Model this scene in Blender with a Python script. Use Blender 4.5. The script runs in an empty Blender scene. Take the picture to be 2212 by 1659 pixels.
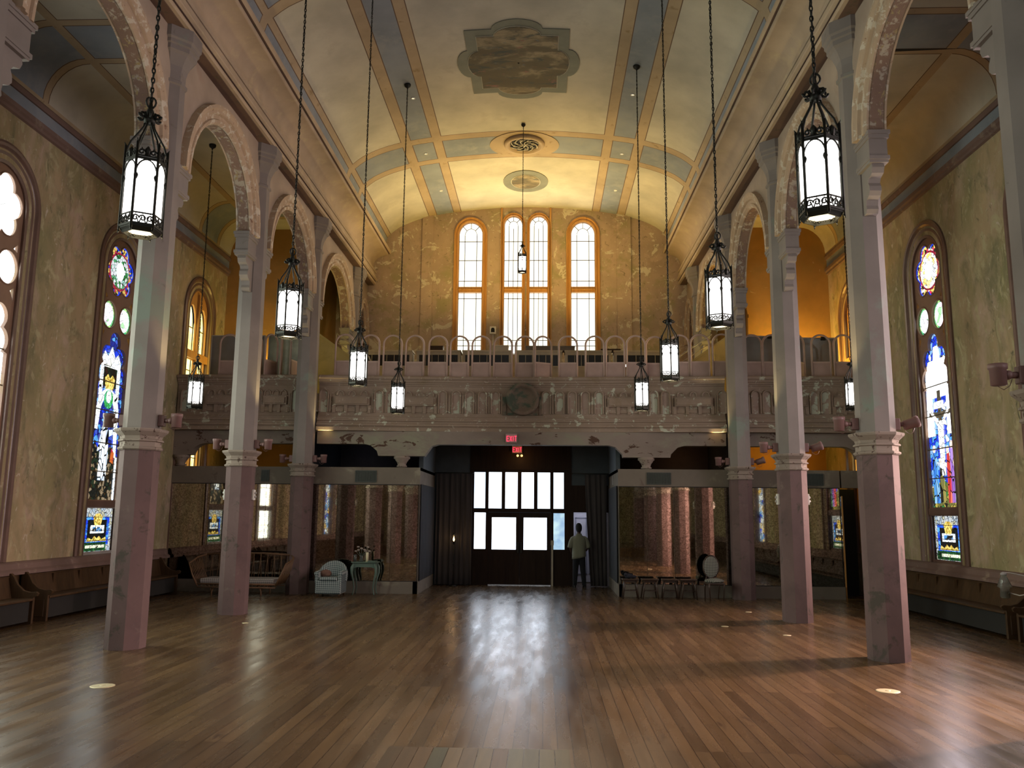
import bpy, math, random
from mathutils import Vector, Matrix
random.seed(7)
PI = math.pi
S = bpy.context.scene
COL = S.collection

# ------------------------------------------------------------------ camera, world, exposure
F, PIT, YAW, ROLL, CH = 1790.0, .157, .0389, .0093, 2.05
fw = Vector((-math.sin(YAW)*math.cos(PIT), math.cos(YAW)*math.cos(PIT), math.sin(PIT)))
rt = Vector((math.cos(YAW), math.sin(YAW), 0)); up = rt.cross(fw)
r2 = rt*math.cos(ROLL)+up*math.sin(ROLL); u2 = -rt*math.sin(ROLL)+up*math.cos(ROLL)
cam = bpy.data.cameras.new('camera'); co = bpy.data.objects.new('camera', cam); COL.objects.link(co)
M = Matrix((r2, u2, -fw)).transposed().to_4x4(); M.translation = Vector((0, 0, CH)); co.matrix_world = M
cam.sensor_fit = 'HORIZONTAL'; cam.sensor_width = 36; cam.lens = F/2212*36; cam.clip_end = 200
S.camera = co
S.view_settings.view_transform = 'Standard'; S.view_settings.look = 'None'; S.view_settings.gamma = 1
S.view_settings.use_curve_mapping = False; S.view_settings.exposure = 0.06
S.cycles.use_denoising = True; S.cycles.max_bounces = 6; S.cycles.diffuse_bounces = 3; S.cycles.adaptive_threshold = .03
S.cycles.glossy_bounces = 4; S.cycles.transmission_bounces = 4; S.cycles.sample_clamp_indirect = 6
S.cycles.caustics_reflective = False; S.cycles.caustics_refractive = False
W = bpy.data.worlds.new('world'); S.world = W; W.use_nodes = True
W.node_tree.nodes['Background'].inputs[0].default_value = (.6, .7, .9, 1); W.node_tree.nodes['Background'].inputs[1].default_value = .02

def area(name, loc, aim, sx, sy, power, col, spread=PI):
    l = bpy.data.lights.new(name, 'AREA'); l.shape = 'RECTANGLE'; l.size = sx; l.size_y = sy; l.energy = power; l.color = col; l.spread = spread
    o = bpy.data.objects.new(name, l); COL.objects.link(o); o.location = loc
    o.rotation_euler = (Vector(aim)-Vector(loc)).to_track_quat('-Z', 'Y').to_euler(); return o
def point(name, loc, power, col, rad=.15):
    l = bpy.data.lights.new(name, 'POINT'); l.energy = power; l.color = col; l.shadow_soft_size = rad
    o = bpy.data.objects.new(name, l); COL.objects.link(o); o.location = loc; return o
def spot(name, loc, aim, power, col, ang=1.2, blend=.6, rad=.06):
    l = bpy.data.lights.new(name, 'SPOT'); l.energy = power; l.color = col; l.spot_size = ang; l.spot_blend = blend; l.shadow_soft_size = rad
    o = bpy.data.objects.new(name, l); COL.objects.link(o); o.location = loc
    o.rotation_euler = (Vector(aim)-Vector(loc)).to_track_quat('-Z', 'Y').to_euler(); return o

XC = -.64                     # centre line of the nave
# daylight coming in at the windows (panes themselves glow; these carry most of their light)
area('daylight_chancel', (XC, -6.2, 7.0), (XC, 14, 4.0), 8, 6, 110, (.88, .90, 1))
for yy, p in ((18.7, 90), (14.25, 210), (9.8, 210), (5.35, 90)):
    area('daylight_right', (8.40, yy, 4.8), (-2, yy-1.0, 3.0), 1.25, 4.6, p, (1, .80, .80), 2.3)
for yy, p, ay in ((18.35, 1500, 16.6), (14.2, 2300, 12.2), (10.3, 3000, 8.4)):      # low sun glowing through the right-hand windows
    spot('sunlit_window', (8.50, yy, 3.3), (2.5, ay, .0), p, (1, .66, .56), 1.25, .9, .16)
for yy, p in ((18.7, 50), (14.25, 190), (9.8, 190), (5.35, 120)):
    area('daylight_left', (-9.7, yy, 4.4), (0, yy, 2.6), 1.25, 5.2, p, (.92, 1, .84), 2.2)
area('daylight_gallery', (XC, 27.9, 9.8), (XC, 17, 11), 5.0, 4.5, 190, (1, .86, .62))
point('under_gallery_fill_right', (4.2, 25.2, 3.75), 2.5, (1, .55, .25), .1)  # added warm fill to lift the dark space above the right box
point('under_gallery_fill_left', (-5.5, 25.2, 3.75), 1.2, (.6, .7, 1), .1)  # added cool fill for the dark space above the left box
# warm lamps up in the gallery and in the aisles behind it
point('gallery_lamp_left', (-8.4, 24.4, 6.1), 85, (1, .70, .16), .2)
point('gallery_lamp_right', (7.4, 24.4, 6.2), 300, (1, .58, .10), .2)
point('stair_lamp_left', (-6.3, 25.0, 6.6), 30, (1, .82, .22), .15)
point('stair_lamp_right', (5.0, 25.0, 6.6), 42, (1, .76, .20), .15)
area('gallery_uplight', (XC, 25.6, 7.3), (XC, 25.8, 13), 6, .5, 260, (1, .66, .17), 2.2)
point('under_gallery_right', (7.2, 24.9, 3.85), 26, (1, .50, .07), .1)
point('under_gallery_left', (-9.2, 24.4, 3.85), 4, (1, .55, .1), .1)
area('vestibule_daylight', (1.1, 25.6, 2.6), (1.15, 25.9, 0), .5, .5, 9, (.75, .82, 1))

# ------------------------------------------------------------------ mesh builder
class MB:
    def __init__(s): s.v = []; s.f = []; s.m = []; s.sm = []
    def add(s, vs, fs, mi=0, smooth=False):
        b = len(s.v); s.v += [tuple(p) for p in vs]
        for f in fs: s.f.append([b+i for i in f]); s.m.append(mi); s.sm.append(smooth)
        return s
    def box(s, x0, x1, y0, y1, z0, z1, mi=0):
        return s.add([(x, y, z) for z in (z0, z1) for y in (y0, y1) for x in (x0, x1)],
                     [(0, 2, 3, 1), (4, 5, 7, 6), (0, 1, 5, 4), (2, 6, 7, 3), (0, 4, 6, 2), (1, 3, 7, 5)], mi)
    def bar(s, a, b, w, h=None, mi=0):
        h = h or w; a = Vector(a); b = Vector(b); d = (b-a).normalized()
        u = d.cross(Vector((0, 0, 1))); u = u.normalized() if u.length > 1e-4 else Vector((1, 0, 0)); n = u.cross(d)
        vs = [p+u*i*w/2+n*j*h/2 for p in (a, b) for i, j in ((-1, -1), (1, -1), (1, 1), (-1, 1))]
        return s.add(vs, [(3, 2, 1, 0), (4, 5, 6, 7), (0, 1, 5, 4), (1, 2, 6, 5), (2, 3, 7, 6), (3, 0, 4, 7)], mi)
    def loft(s, rings, mi=0, closed=True, caps=True, smooth=True, loop=False):
        n = len(rings[0]); b = [p for r in rings for p in r]; fs = []
        m = len(rings)
        for i in range(m if loop else m-1):
            j = (i+1) % m
            for k in range(n if closed else n-1):
                l = (k+1) % n; fs.append((i*n+k, i*n+l, j*n+l, j*n+k))
        s.add(b, fs, mi, smooth)
        if caps and closed and not loop:
            s.add(rings[0], [tuple(range(n))[::-1]], mi); s.add(rings[-1], [tuple(range(n))], mi)
        return s
    tk = 1.0
    def tube(s, pts, r, n=8, mi=0, caps=True, loop=False, sy=1.0):
        pts = [Vector(p) for p in pts]; rings = []; pu = None; m = len(pts)
        for i, p in enumerate(pts):
            a = pts[(i-1) % m] if (loop or i > 0) else p; c = pts[(i+1) % m] if (loop or i < m-1) else p
            d = (c-a).normalized()
            if pu is None:
                u = d.orthogonal().normalized()
                if abs(d.z) < .98: u = d.cross(Vector((0, 0, 1))).normalized()
            else:
                u = (pu-d*pu.dot(d)); u = u.normalized() if u.length > 1e-5 else d.orthogonal().normalized()
            pu = u; w = d.cross(u); rr = r[i] if isinstance(r, (list, tuple)) else r
            rr *= MB.tk
            rings.append([p+u*rr*math.cos(t)+w*rr*sy*math.sin(t) for t in [2*PI*k/n for k in range(n)]])
        return s.loft(rings, mi, caps=caps, loop=loop)
    def lathe(s, prof, c=(0, 0, 0), n=16, mi=0, smooth=True, rot=0.0, sx=1, sy=1):
        rings = [[(c[0]+r*sx*math.cos(rot+2*PI*k/n), c[1]+r*sy*math.sin(rot+2*PI*k/n), c[2]+z) for k in range(n)] for r, z in prof]
        return s.loft(rings, mi, smooth=smooth)
    def octa(s, prof, c=(0, 0, 0), mi=0):           # prof: (half width across flats, z)
        k = 1/math.cos(PI/8); return s.lathe([(w*k, z) for w, z in prof], c, 8, mi, False, PI/8)
    def ball(s, c, r, n=12, mi=0, sc=(1, 1, 1)):
        rings = []
        for i in range(n//2+1):
            t = max(.04, min(PI-.04, PI*i/(n//2))); rings.append([(c[0]+r*sc[0]*math.sin(t)*math.cos(2*PI*k/n), c[1]+r*sc[1]*math.sin(t)*math.sin(2*PI*k/n), c[2]-r*sc[2]*math.cos(t)) for k in range(n)])
        return s.loft(rings, mi)
    def exy(s, prof, y0, y1, mi=0, closed=False, smooth=False):     # extrude an (x, z) profile along y
        return s.loft([[(x, y0, z) for x, z in prof], [(x, y1, z) for x, z in prof]], mi, closed, closed, smooth)
    def sweep(s, path, nrm, side, prof, mi=0, loop=False, closed=True, smooth=False):
        # path points, nrm = list of in-plane normals, side = constant vector; prof (a along normal, b along side)
        sd = Vector(side); rings = [[Vector(p)+Vector(n)*a+sd*b for a, b in prof] for p, n in zip(path, nrm)]
        return s.loft(rings, mi, closed, caps=not loop, smooth=smooth, loop=loop)
    def poly(s, pts, d, mi=0):                     # prism from planar points, thickness vector d
        n = len(pts); d = Vector(d); a = [Vector(p) for p in pts]; b = [p+d for p in a]
        return s.add(a+b, [tuple(range(n))[::-1], tuple(range(n, 2*n))]+[(i, (i+1) % n, n+(i+1) % n, n+i) for i in range(n)], mi)
    def build(s, name, mats, parent=None, loc=None, kind=None, fix=True):
        me = bpy.data.meshes.new(name); me.from_pydata(s.v, [], s.f)
        if not isinstance(mats, (list, tuple)): mats = [mats]
        for m in mats: me.materials.append(m)
        me.polygons.foreach_set('material_index', s.m); me.polygons.foreach_set('use_smooth', s.sm)
        if fix:
            import bmesh
            bm = bmesh.new(); bm.from_mesh(me); bmesh.ops.remove_doubles(bm, verts=bm.verts, dist=1e-5)
            bmesh.ops.recalc_face_normals(bm, faces=bm.faces); bm.to_mesh(me); bm.free()
        me.update(); o = bpy.data.objects.new(name, me); COL.objects.link(o)
        if parent: o.parent = parent
        if loc: o.location = loc
        if kind: o['kind'] = kind
        return o
def tag(o, label, cat, group=None):
    o['label'] = label; o['category'] = cat
    if group: o['group'] = group
    return o
def thing(name, label, cat, loc=(0, 0, 0), rz=0, group=None):
    o = bpy.data.objects.new(name, None); COL.objects.link(o); o.location = loc; o.rotation_euler = (0, 0, rz); o.empty_display_size = .1
    return tag(o, label, cat, group)
def dup(root, loc, rz=0, label=None, group=None, skip=()):
    def cp(o, par):
        c = o.copy(); COL.objects.link(c)
        if par: c.parent = par
        for ch in list(o.children):
            if ch.name.split('.')[0] not in skip: cp(ch, c)
        return c
    r = cp(root, None); r.location = loc; r.rotation_euler = (0, 0, rz)
    if label: r['label'] = label
    if group: r['group'] = group
    return r
def soften(o, w=.01, seg=2):
    m = o.modifiers.new('bevel', 'BEVEL'); m.width = w; m.segments = seg; m.limit_method = 'ANGLE'; return o
def subd(o, n=1):
    m = o.modifiers.new('sub', 'SUBSURF'); m.levels = n; m.render_levels = n; return o

# ------------------------------------------------------------------ materials
def newmat(name):
    m = bpy.data.materials.new(name); m.use_nodes = True; nt = m.node_tree; return m, nt, nt.nodes['Principled BSDF']
def nd(nt, t, **k):
    n = nt.nodes.new(t)
    for a, b in k.items(): setattr(n, a, b)
    return n
def coords(nt, scale=(1, 1, 1), rot=(0, 0, 0), obj=False):
    g = nd(nt, 'ShaderNodeTexCoord'); mp = nd(nt, 'ShaderNodeMapping'); mp.inputs['Scale'].default_value = scale; mp.inputs['Rotation'].default_value = rot
    if obj: nt.links.new(g.outputs['Object'], mp.inputs[0])
    else:
        g2 = nd(nt, 'ShaderNodeNewGeometry'); nt.links.new(g2.outputs['Position'], mp.inputs[0])
    return mp.outputs[0]
def noise(nt, vec, sc, det=4, rough=.55, dist=0):
    n = nd(nt, 'ShaderNodeTexNoise'); n.inputs['Scale'].default_value = sc; n.inputs['Detail'].default_value = det
    n.inputs['Roughness'].default_value = rough; n.inputs['Distortion'].default_value = dist; nt.links.new(vec, n.inputs['Vector']); return n.outputs['Fac']
def ramp(nt, fac, stops, const=False):
    r = nd(nt, 'ShaderNodeValToRGB'); e = r.color_ramp.elements
    if const: r.color_ramp.interpolation = 'CONSTANT'
    while len(e) < len(stops): e.new(.5)
    for el, (p, c) in zip(e, stops): el.position = p; el.color = c if len(c) == 4 else (*c, 1)
    nt.links.new(fac, r.inputs[0]); return r.outputs[0]
def mix(nt, fac, a, b, mode='MIX'):
    n = nd(nt, 'ShaderNodeMix', data_type='RGBA', blend_type=mode)
    for i, v in ((0, fac), (6, a), (7, b)):
        if isinstance(v, (int, float)): n.inputs[i].default_value = v
        elif isinstance(v, tuple): n.inputs[i].default_value = (*v[:3], 1)
        else: nt.links.new(v, n.inputs[i])
    return n.outputs[2]
def math_(nt, op, a, b=None):
    n = nd(nt, 'ShaderNodeMath', operation=op)
    for i, v in ((0, a), (1, b)):
        if v is None: continue
        if isinstance(v, (int, float)): n.inputs[i].default_value = v
        else: nt.links.new(v, n.inputs[i])
    return n.outputs[0]
def bump(nt, b, h, st=.3, dist=.02):
    n = nd(nt, 'ShaderNodeBump'); n.inputs['Strength'].default_value = st; n.inputs['Distance'].default_value = dist
    nt.links.new(h, n.inputs['Height']); nt.links.new(n.outputs[0], b.inputs['Normal'])
def plain(name, c, rough=.6, metal=0, var=.12, sc=3, bmp=0, spec=.5, coat=0):
    m, nt, b = newmat(name); v = coords(nt); n = noise(nt, v, sc, 5)
    lo = tuple(x*(1-var) for x in c); hi = tuple(min(1, x*(1+var)) for x in c)
    nt.links.new(ramp(nt, n, [(.3, lo), (.7, hi)]), b.inputs['Base Color'])
    b.inputs['Roughness'].default_value = rough; b.inputs['Metallic'].default_value = metal; b.inputs['Specular IOR Level'].default_value = spec
    b.inputs['Coat Weight'].default_value = coat
    if bmp: bump(nt, b, noise(nt, v, sc*6, 3), bmp, .01)
    return m
def plaster(name, base, patches, rough=.85, sc=1.0, bmp=.25, sx=(1, 1, 1)):
    """base colour plus patches [(colour, scale, threshold, softness)] where paint has flaked or stained"""
    m, nt, b = newmat(name); v = coords(nt, sx)
    n = noise(nt, v, .9*sc, 6); c = ramp(nt, n, [(.3, tuple(x*.82 for x in base)), (.7, tuple(min(1, x*1.15) for x in base))])
    h = n
    for i, (pc, s, th, so) in enumerate(patches):
        f = ramp(nt, noise(nt, v, s, 8, .66, .3+.2*i), [(th, (0, 0, 0)), (min(1, th+so), (1, 1, 1))])
        c = mix(nt, f, c, pc); h = f
    nt.links.new(c, b.inputs['Base Color']); b.inputs['Roughness'].default_value = rough; b.inputs['Specular IOR Level'].default_value = .25
    if bmp: bump(nt, b, h, bmp, .012)
    return m
def emit(name, c, st, var=None, sc=6):
    m, nt, b = newmat(name); b.inputs['Base Color'].default_value = (.02, .02, .02, 1)
    if var:
        v = coords(nt); col = ramp(nt, noise(nt, v, sc, 3), [(.35, c), (.65, var)]); nt.links.new(col, b.inputs['Emission Color'])
    else: b.inputs['Emission Color'].default_value = (*c, 1)
    b.inputs['Emission Strength'].default_value = st; return m
def glassmosaic(name, cols, st, cell=9, lead=.05, strect=(1, 1, 1)):
    """backlit coloured glass in leaded pieces"""
    m, nt, b = newmat(name); v = coords(nt, strect)
    vo = nd(nt, 'ShaderNodeTexVoronoi'); vo.inputs['Scale'].default_value = cell; nt.links.new(v, vo.inputs['Vector'])
    ve = nd(nt, 'ShaderNodeTexVoronoi', feature='DISTANCE_TO_EDGE'); ve.inputs['Scale'].default_value = cell; nt.links.new(v, ve.inputs['Vector'])
    sep = nd(nt, 'ShaderNodeSeparateColor'); nt.links.new(vo.outputs['Color'], sep.inputs[0])
    k = len(cols); c = ramp(nt, sep.outputs[0], [(i/k, cc) for i, cc in enumerate(cols)], True)
    c = mix(nt, ramp(nt, noise(nt, v, cell*1.5, 2), [(.3, (0, 0, 0)), (.8, (.6, .6, .6))]), c, (1, 1, 1), 'ADD') if False else c
    e = ramp(nt, ve.outputs['Distance'], [(lead*.6, (0, 0, 0)), (lead, (1, 1, 1))]); c = mix(nt, 1.0, c, e, 'MULTIPLY')
    b.inputs['Base Color'].default_value = (.02, .02, .02, 1); b.inputs['Roughness'].default_value = .2
    nt.links.new(c, b.inputs['Emission Color']); b.inputs['Emission Strength'].default_value = st; return m
def wood(name, c1, c2, rough=.45, axis='Z', sc=1.5):
    m, nt, b = newmat(name); s = {'X': (.6, 8, 8), 'Y': (8, .6, 8), 'Z': (8, 8, .6)}[axis]
    v = coords(nt, tuple(x*sc for x in s)); n = noise(nt, v, 1, 6, .6, .6)
    nt.links.new(ramp(nt, n, [(.3, c1), (.7, c2)]), b.inputs['Base Color']); b.inputs['Roughness'].default_value = rough
    bump(nt, b, n, .15, .005); return m
def gingham(name, a, bcol, pitch=.045):
    m, nt, b = newmat(name); v = coords(nt, obj=True); sp = nd(nt, 'ShaderNodeSeparateXYZ'); nt.links.new(v, sp.inputs[0])
    def st(o): return math_(nt, 'GREATER_THAN', math_(nt, 'FRACT', math_(nt, 'MULTIPLY', o, 1/pitch)), .5)
    sx = st(sp.outputs[0]); sz = st(math_(nt, 'ADD', sp.outputs[2], sp.outputs[1]))
    f = math_(nt, 'MULTIPLY', math_(nt, 'ADD', sx, sz), .5)
    nt.links.new(mix(nt, f, a, bcol), b.inputs['Base Color']); b.inputs['Roughness'].default_value = .9; return m
def fabric(name, c, var=.25, rough=.95):
    m, nt, b = newmat(name); v = coords(nt, (14, 14, .6)); n = noise(nt, v, 1, 4)
    nt.links.new(ramp(nt, n, [(.3, tuple(x*(1-var) for x in c)), (.7, tuple(x*(1+var) for x in c))]), b.inputs['Base Color'])
    b.inputs['Roughness'].default_value = rough; b.inputs['Sheen Weight'].default_value = .1; return m

Mwall = plaster('wall_plaster', (.38, .29, .17), [((.24, .23, .11), .8, .42, .26), ((.44, .33, .24), 1.3, .50, .16), ((.19, .18, .10), 2.1, .50, .20), ((.42, .37, .22), 3.3, .54, .10), ((.12, .115, .07), 5, .60, .12), ((.52, .45, .34), 6, .62, .05)], sx=(1, 1, .55), bmp=.4)
Mback = plaster('gallery_wall_plaster', (.44, .33, .25), [((.34, .29, .17), 1.4, .50, .14), ((.46, .34, .26), 2.2, .56, .05), ((.62, .56, .44), 1.7, .575, .015), ((.24, .19, .13), 7, .60, .06), ((.60, .54, .43), 6, .63, .02)], bmp=.4)
Maisleback = plaster('aisle_end_plaster', (.42, .24, .08), [((.34, .22, .08), 1.2, .5, .2), ((.52, .36, .16), 4, .64, .05)])
Mtrim = plaster('mauve_moulding', (.18, .12, .10), [((.26, .20, .155), 3, .58, .1)], bmp=.1)
Mpeach = plaster('peach_band', (.40, .31, .20), [((.30, .22, .12), 3.5, .60, .08)], bmp=.1)
Mcream = plaster('cream_ceiling', (.49, .465, .38), [((.42, .39, .31), 1.2, .55, .2)], bmp=.05)
Mblue = plaster('blue_band', (.235, .265, .30), [((.28, .30, .31), 2, .5, .2)], bmp=.05)
Mline = plain('painted_line', (.12, .07, .04), .8)
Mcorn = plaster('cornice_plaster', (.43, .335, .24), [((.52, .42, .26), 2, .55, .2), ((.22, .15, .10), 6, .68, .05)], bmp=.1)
Msoffgroove = plaster('cornice_soffit_and_groove_shade', (.15, .095, .07), [((.10, .08, .055), 3, .55, .1)])  # soffit tone, also laid in the grooves as painted shade
Marc = plaster('arcade_plaster', (.39, .31, .24), [((.36, .26, .20), 2, .55, .2)], bmp=.1)
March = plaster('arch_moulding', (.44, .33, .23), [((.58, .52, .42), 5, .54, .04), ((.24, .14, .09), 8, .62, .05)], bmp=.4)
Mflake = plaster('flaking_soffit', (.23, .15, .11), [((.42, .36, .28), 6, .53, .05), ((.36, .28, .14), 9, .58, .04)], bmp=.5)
Mshaft = plaster('column_shaft_paint', (.235, .205, .185), [((.22, .25, .21), .7, .58, .08), ((.17, .145, .12), 5, .64, .1)], bmp=.08)
Mbase = plaster('column_base_paint', (.145, .095, .09), [((.115, .078, .076), 2, .5, .2), ((.08, .066, .055), 3.2, .58, .08), ((.19, .14, .12), 2.3, .62, .1)], bmp=.1)
Mring = plaster('column_ring_paint', (.27, .22, .18), [((.07, .04, .03), 11, .58, .05), ((.36, .32, .27), 6, .6, .1)], bmp=.5)
Mbalc = plaster('balcony_paint', (.27, .205, .155), [((.24, .18, .12), 2.5, .52, .15), ((.46, .47, .37), 3.3, .595, .015), ((.42, .36, .29), 9, .62, .03)], bmp=.4)
Mbeam = plaster('beam_paint', (.22, .18, .15), [((.24, .24, .17), 1.2, .5, .15), ((.08, .045, .03), 2.6, .60, .015)], bmp=.4, sx=(.7, 1, 1.4))
Mbox = plaster('box_plaster', (.17, .145, .115), [((.26, .24, .18), 1.8, .57, .12), ((.13, .10, .08), 3, .6, .1)])
Mgold = wood('window_joinery', (.42, .20, .05), (.60, .32, .10), .4)
Mbrown = plain('brown_tracery', (.24, .14, .09), .6, bmp=.2)
Mframe = plain('mauve_window_frame', (.15, .09, .07), .32, bmp=.1)
Mgrey = plain('grey_sash', (.38, .36, .34), .5)
Miron = plain('wrought_iron', (.025, .025, .02), .5, .7)
Mleadb = plain('lead_bars', (.10, .07, .03), .6)
Mdark = plain('dark_void', (.012, .012, .012), .9)
Mpew = wood('pew_oak', (.038, .020, .008), (.07, .038, .016), .55); Mpew.node_tree.nodes['Principled BSDF'].inputs['Specular IOR Level'].default_value = .25
Mdoor = wood('door_wood', (.016, .008, .005), (.028, .015, .008), .6); Mdoor.node_tree.nodes['Principled BSDF'].inputs['Specular IOR Level'].default_value = .15
Mdoorw = plain('white_door', (.55, .52, .55), .5)
Mgreyb = plain('blue_grey_wall', (.06, .075, .085), .8)
Mcur = fabric('brown_curtain', (.06, .052, .05)); Mcurb = fabric('slate_drape', (.018, .021, .028))
Mpink = plain('pink_frame_paint', (.46, .33, .27), .5, var=.15); Mpanel = plain('pink_panel_paint', (.36, .25, .21), .6)
Mcreamw = plain('cream_cabinet', (.42, .36, .26), .5); Mblackg = plain('black_glass', (.015, .013, .01), .25)
Mspot = plain('spotlight_paint', (.19, .105, .095), .5)
Mwick = wood('wicker', (.10, .05, .02), (.17, .09, .04), .6); Mgreen = plain('green_paint', (.085, .135, .105), .45)
Mging = gingham('blue_gingham', (.36, .40, .38), (.03, .055, .065), .05); Mgingb = gingham('dark_gingham', (.34, .34, .28), (.03, .03, .03), .04)
Mtick = gingham('ticking', (.42, .38, .34), (.10, .09, .09), .05)
Mwhite = plain('white_paint', (.7, .68, .62), .5); Mcandle = plain('candle_wax', (.75, .68, .45), .5); Mred = emit('red_letters', (1, .03, .09), 2.2)
Mlamp = emit('lantern_glass', (1, .97, .93), 3.6); Mlampb = emit('lantern_underglass', (1, .86, .6), 2.2, (.8, .6, .35), 25)
Mwinw = emit('bright_window_glass', (1, .99, .86), 1.7, (1, .98, .76), 3); Mwiny = emit('yellow_window_glass', (1, .72, .16), 2.6, (1, .85, .35), 4)
Mdoorg = emit('door_glass', (.62, .76, 1), 1.5, (.85, .95, 1), 2.5); Mdoorg2 = emit('door_glass_bright', (.80, .88, 1), 4); Mdoorg3 = emit('door_glass_blue', (.32, .50, .72), 1.0, (.62, .85, .9), 3)  # pane glow; mottling puts tree reflections into the glass colour

def mirror_mat():
    m, nt, b = newmat('antique_mirror'); v = coords(nt)
    n = noise(nt, v, 26, 3, .6, 1.2); c = ramp(nt, n, [(.42, (.30, .27, .21)), (.5, (.46, .42, .34)), (.58, (.60, .56, .46))])
    nt.links.new(c, b.inputs['Base Color']); b.inputs['Metallic'].default_value = 1
    nt.links.new(ramp(nt, n, [(.4, (.055, .055, .055)), (.6, (.01, .01, .01))]), b.inputs['Roughness'])
    bump(nt, b, noise(nt, v, 1.1, 0), .12, .004); return m
Mmirror = mirror_mat()
def floor_mat():
    m, nt, b = newmat('floor_boards'); v = coords(nt, rot=(0, 0, PI/2))
    br = nd(nt, 'ShaderNodeTexBrick'); br.offset = .37; br.offset_frequency = 3; nt.links.new(v, br.inputs['Vector'])
    for k, x in (('Scale', 1), ('Brick Width', 2.6), ('Row Height', .134), ('Mortar Size', .0035), ('Mortar Smooth', .1), ('Bias', 0)): br.inputs[k].default_value = x
    br.inputs['Color1'].default_value = (.068, .040, .019, 1); br.inputs['Color2'].default_value = (.125, .078, .038, 1); br.inputs['Mortar'].default_value = (.02, .01, .006, 1)
    v2 = coords(nt, (9, .55, 1)); g = noise(nt, v2, 1, 6, .6, .4)
    c = mix(nt, .75, br.outputs['Color'], ramp(nt, g, [(.25, (.55, .53, .5)), (.5, (.9, .88, .85)), (.75, (1.2, 1.15, 1.05))]), 'MULTIPLY')
    st = ramp(nt, noise(nt, coords(nt, (5, .9, 1)), 1.3, 5, .65), [(.62, (0, 0, 0)), (.72, (1, 1, 1))]); c = mix(nt, st, c, (.045, .025, .014))
    nt.links.new(c, b.inputs['Base Color'])
    nt.links.new(ramp(nt, noise(nt, coords(nt, (4, .6, 1)), 1.2, 5), [(.3, (.20, .20, .20)), (.7, (.34, .34, .34))]), b.inputs['Roughness'])
    b.inputs['Specular IOR Level'].default_value = .5
    bump(nt, b, math_(nt, 'SUBTRACT', math_(nt, 'MULTIPLY', g, .15), br.outputs['Fac']), .10, .003); return m
Mfloor = floor_mat()

# ------------------------------------------------------------------ large structure
XL, XR = -6.37, 5.09; WL, WR = -10.0, 8.72; YB = 28.3; YA = 25.0; Y0 = -8.0
COLY = [-.6, 3.9, 8.35, 12.87, 17.3, 21.79, 26.45]
def ell(uc, hw, zs, rv, n=20): return [(uc+hw*math.cos(PI-PI*i/n), zs+rv*math.sin(PI*i/n)) for i in range(n+1)]
def add_wall(mb, T, u0, u1, z0, z1, holes, depth=.35, mf=0, mr=0, back=False, n=20, mb2=None):
    def q(a, b, c, d, m): mb.add([a, b, c, d], [(0, 1, 2, 3)], m)
    def strip(ua, ub, za, zb, zc=None, zd=None):
        zc = zb if zc is None else zc
        if za is None: return
        for dd in ([0, depth] if back else [0]): q(T(ua, za, dd), T(ub, zd if zd is not None else za, dd), T(ub, zc, dd), T(ua, zb, dd), mf)
    u = u0
    for (uc, hw, zb, zs, rv) in sorted(holes):
        strip(u, uc-hw, z0, z1); pts = ell(uc, hw, zs, rv, n)
        for (a, za), (b, zb2) in zip(pts, pts[1:]):
            if zb > z0: strip(a, b, z0, zb)
            strip(a, b, za, z1, z1, zb2)
            q(T(a, za, 0), T(b, zb2, 0), T(b, zb2, depth), T(a, za, depth), mr)
        for s in (-1, 1): q(T(uc+s*hw, zb, 0), T(uc+s*hw, zs, 0), T(uc+s*hw, zs, depth), T(uc+s*hw, zb, depth), mr)
        if zb > z0: q(T(uc-hw, zb, 0), T(uc+hw, zb, 0), T(uc+hw, zb, depth), T(uc-hw, zb, depth), mr)
        u = uc+hw
    strip(u, u1, z0, z1)
def TL(u, z, d): return (WL-d, u, z)
def TR(u, z, d): return (WR+d, u, z)
def TB(u, z, d): return (u, YB+d, z)
def apath(uc, hw, zb, zs, rv, n=20):
    p = [(uc-hw, zb, -1, 0), (uc-hw, zs-.01, -1, 0)]
    for i in range(n+1):
        t = PI-PI*i/n; c, s = math.cos(t), math.sin(t); nx, nz = c/hw, s/rv; l = math.hypot(nx, nz); p.append((uc+hw*c, zs+rv*s, nx/l, nz/l))
    return p+[(uc+hw, zs-.01, 1, 0), (uc+hw, zb, 1, 0)]
def fsweep(mb, T, path, prof, mi=0, loop=False, caps=True):       # prof: (a outward along the normal, b out of the wall)
    rings = [[T(u+nu*a, z+nz*a, -b) for a, b in prof] for u, z, nu, nz in path]
    mb.loft(rings, mi, True, caps, False, loop)
def rectpath(u0, u1, z0, z1):
    r = math.sqrt(2); return [(u0, z0, -r*.707, -r*.707), (u0, z1, -r*.707, r*.707), (u1, z1, r*.707, r*.707), (u1, z0, r*.707, -r*.707)]

# floor, stage behind the camera
MB().box(WL-.4, WR+.4, Y0-.5, YB+.5, -.2, 0).build('floor', Mfloor, kind='structure')
MB().box(WL, WR, Y0, .4, 0, .45).build('floor_stage', Mfloor, kind='structure')
# side walls with window openings
WY = [5.35, 9.8, 14.25, 18.7, 23.15]
HL = [(y, .70, 1.10, 7.72, .72) for y in WY]
for nm, T in (('wall_left', TL), ('wall_right', TR)):
    m = MB(); add_wall(m, T, Y0, YB, 0, 13.2, HL, .4, 0, 1); m.build(nm, [Mwall, Mframe], kind='structure')
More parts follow.
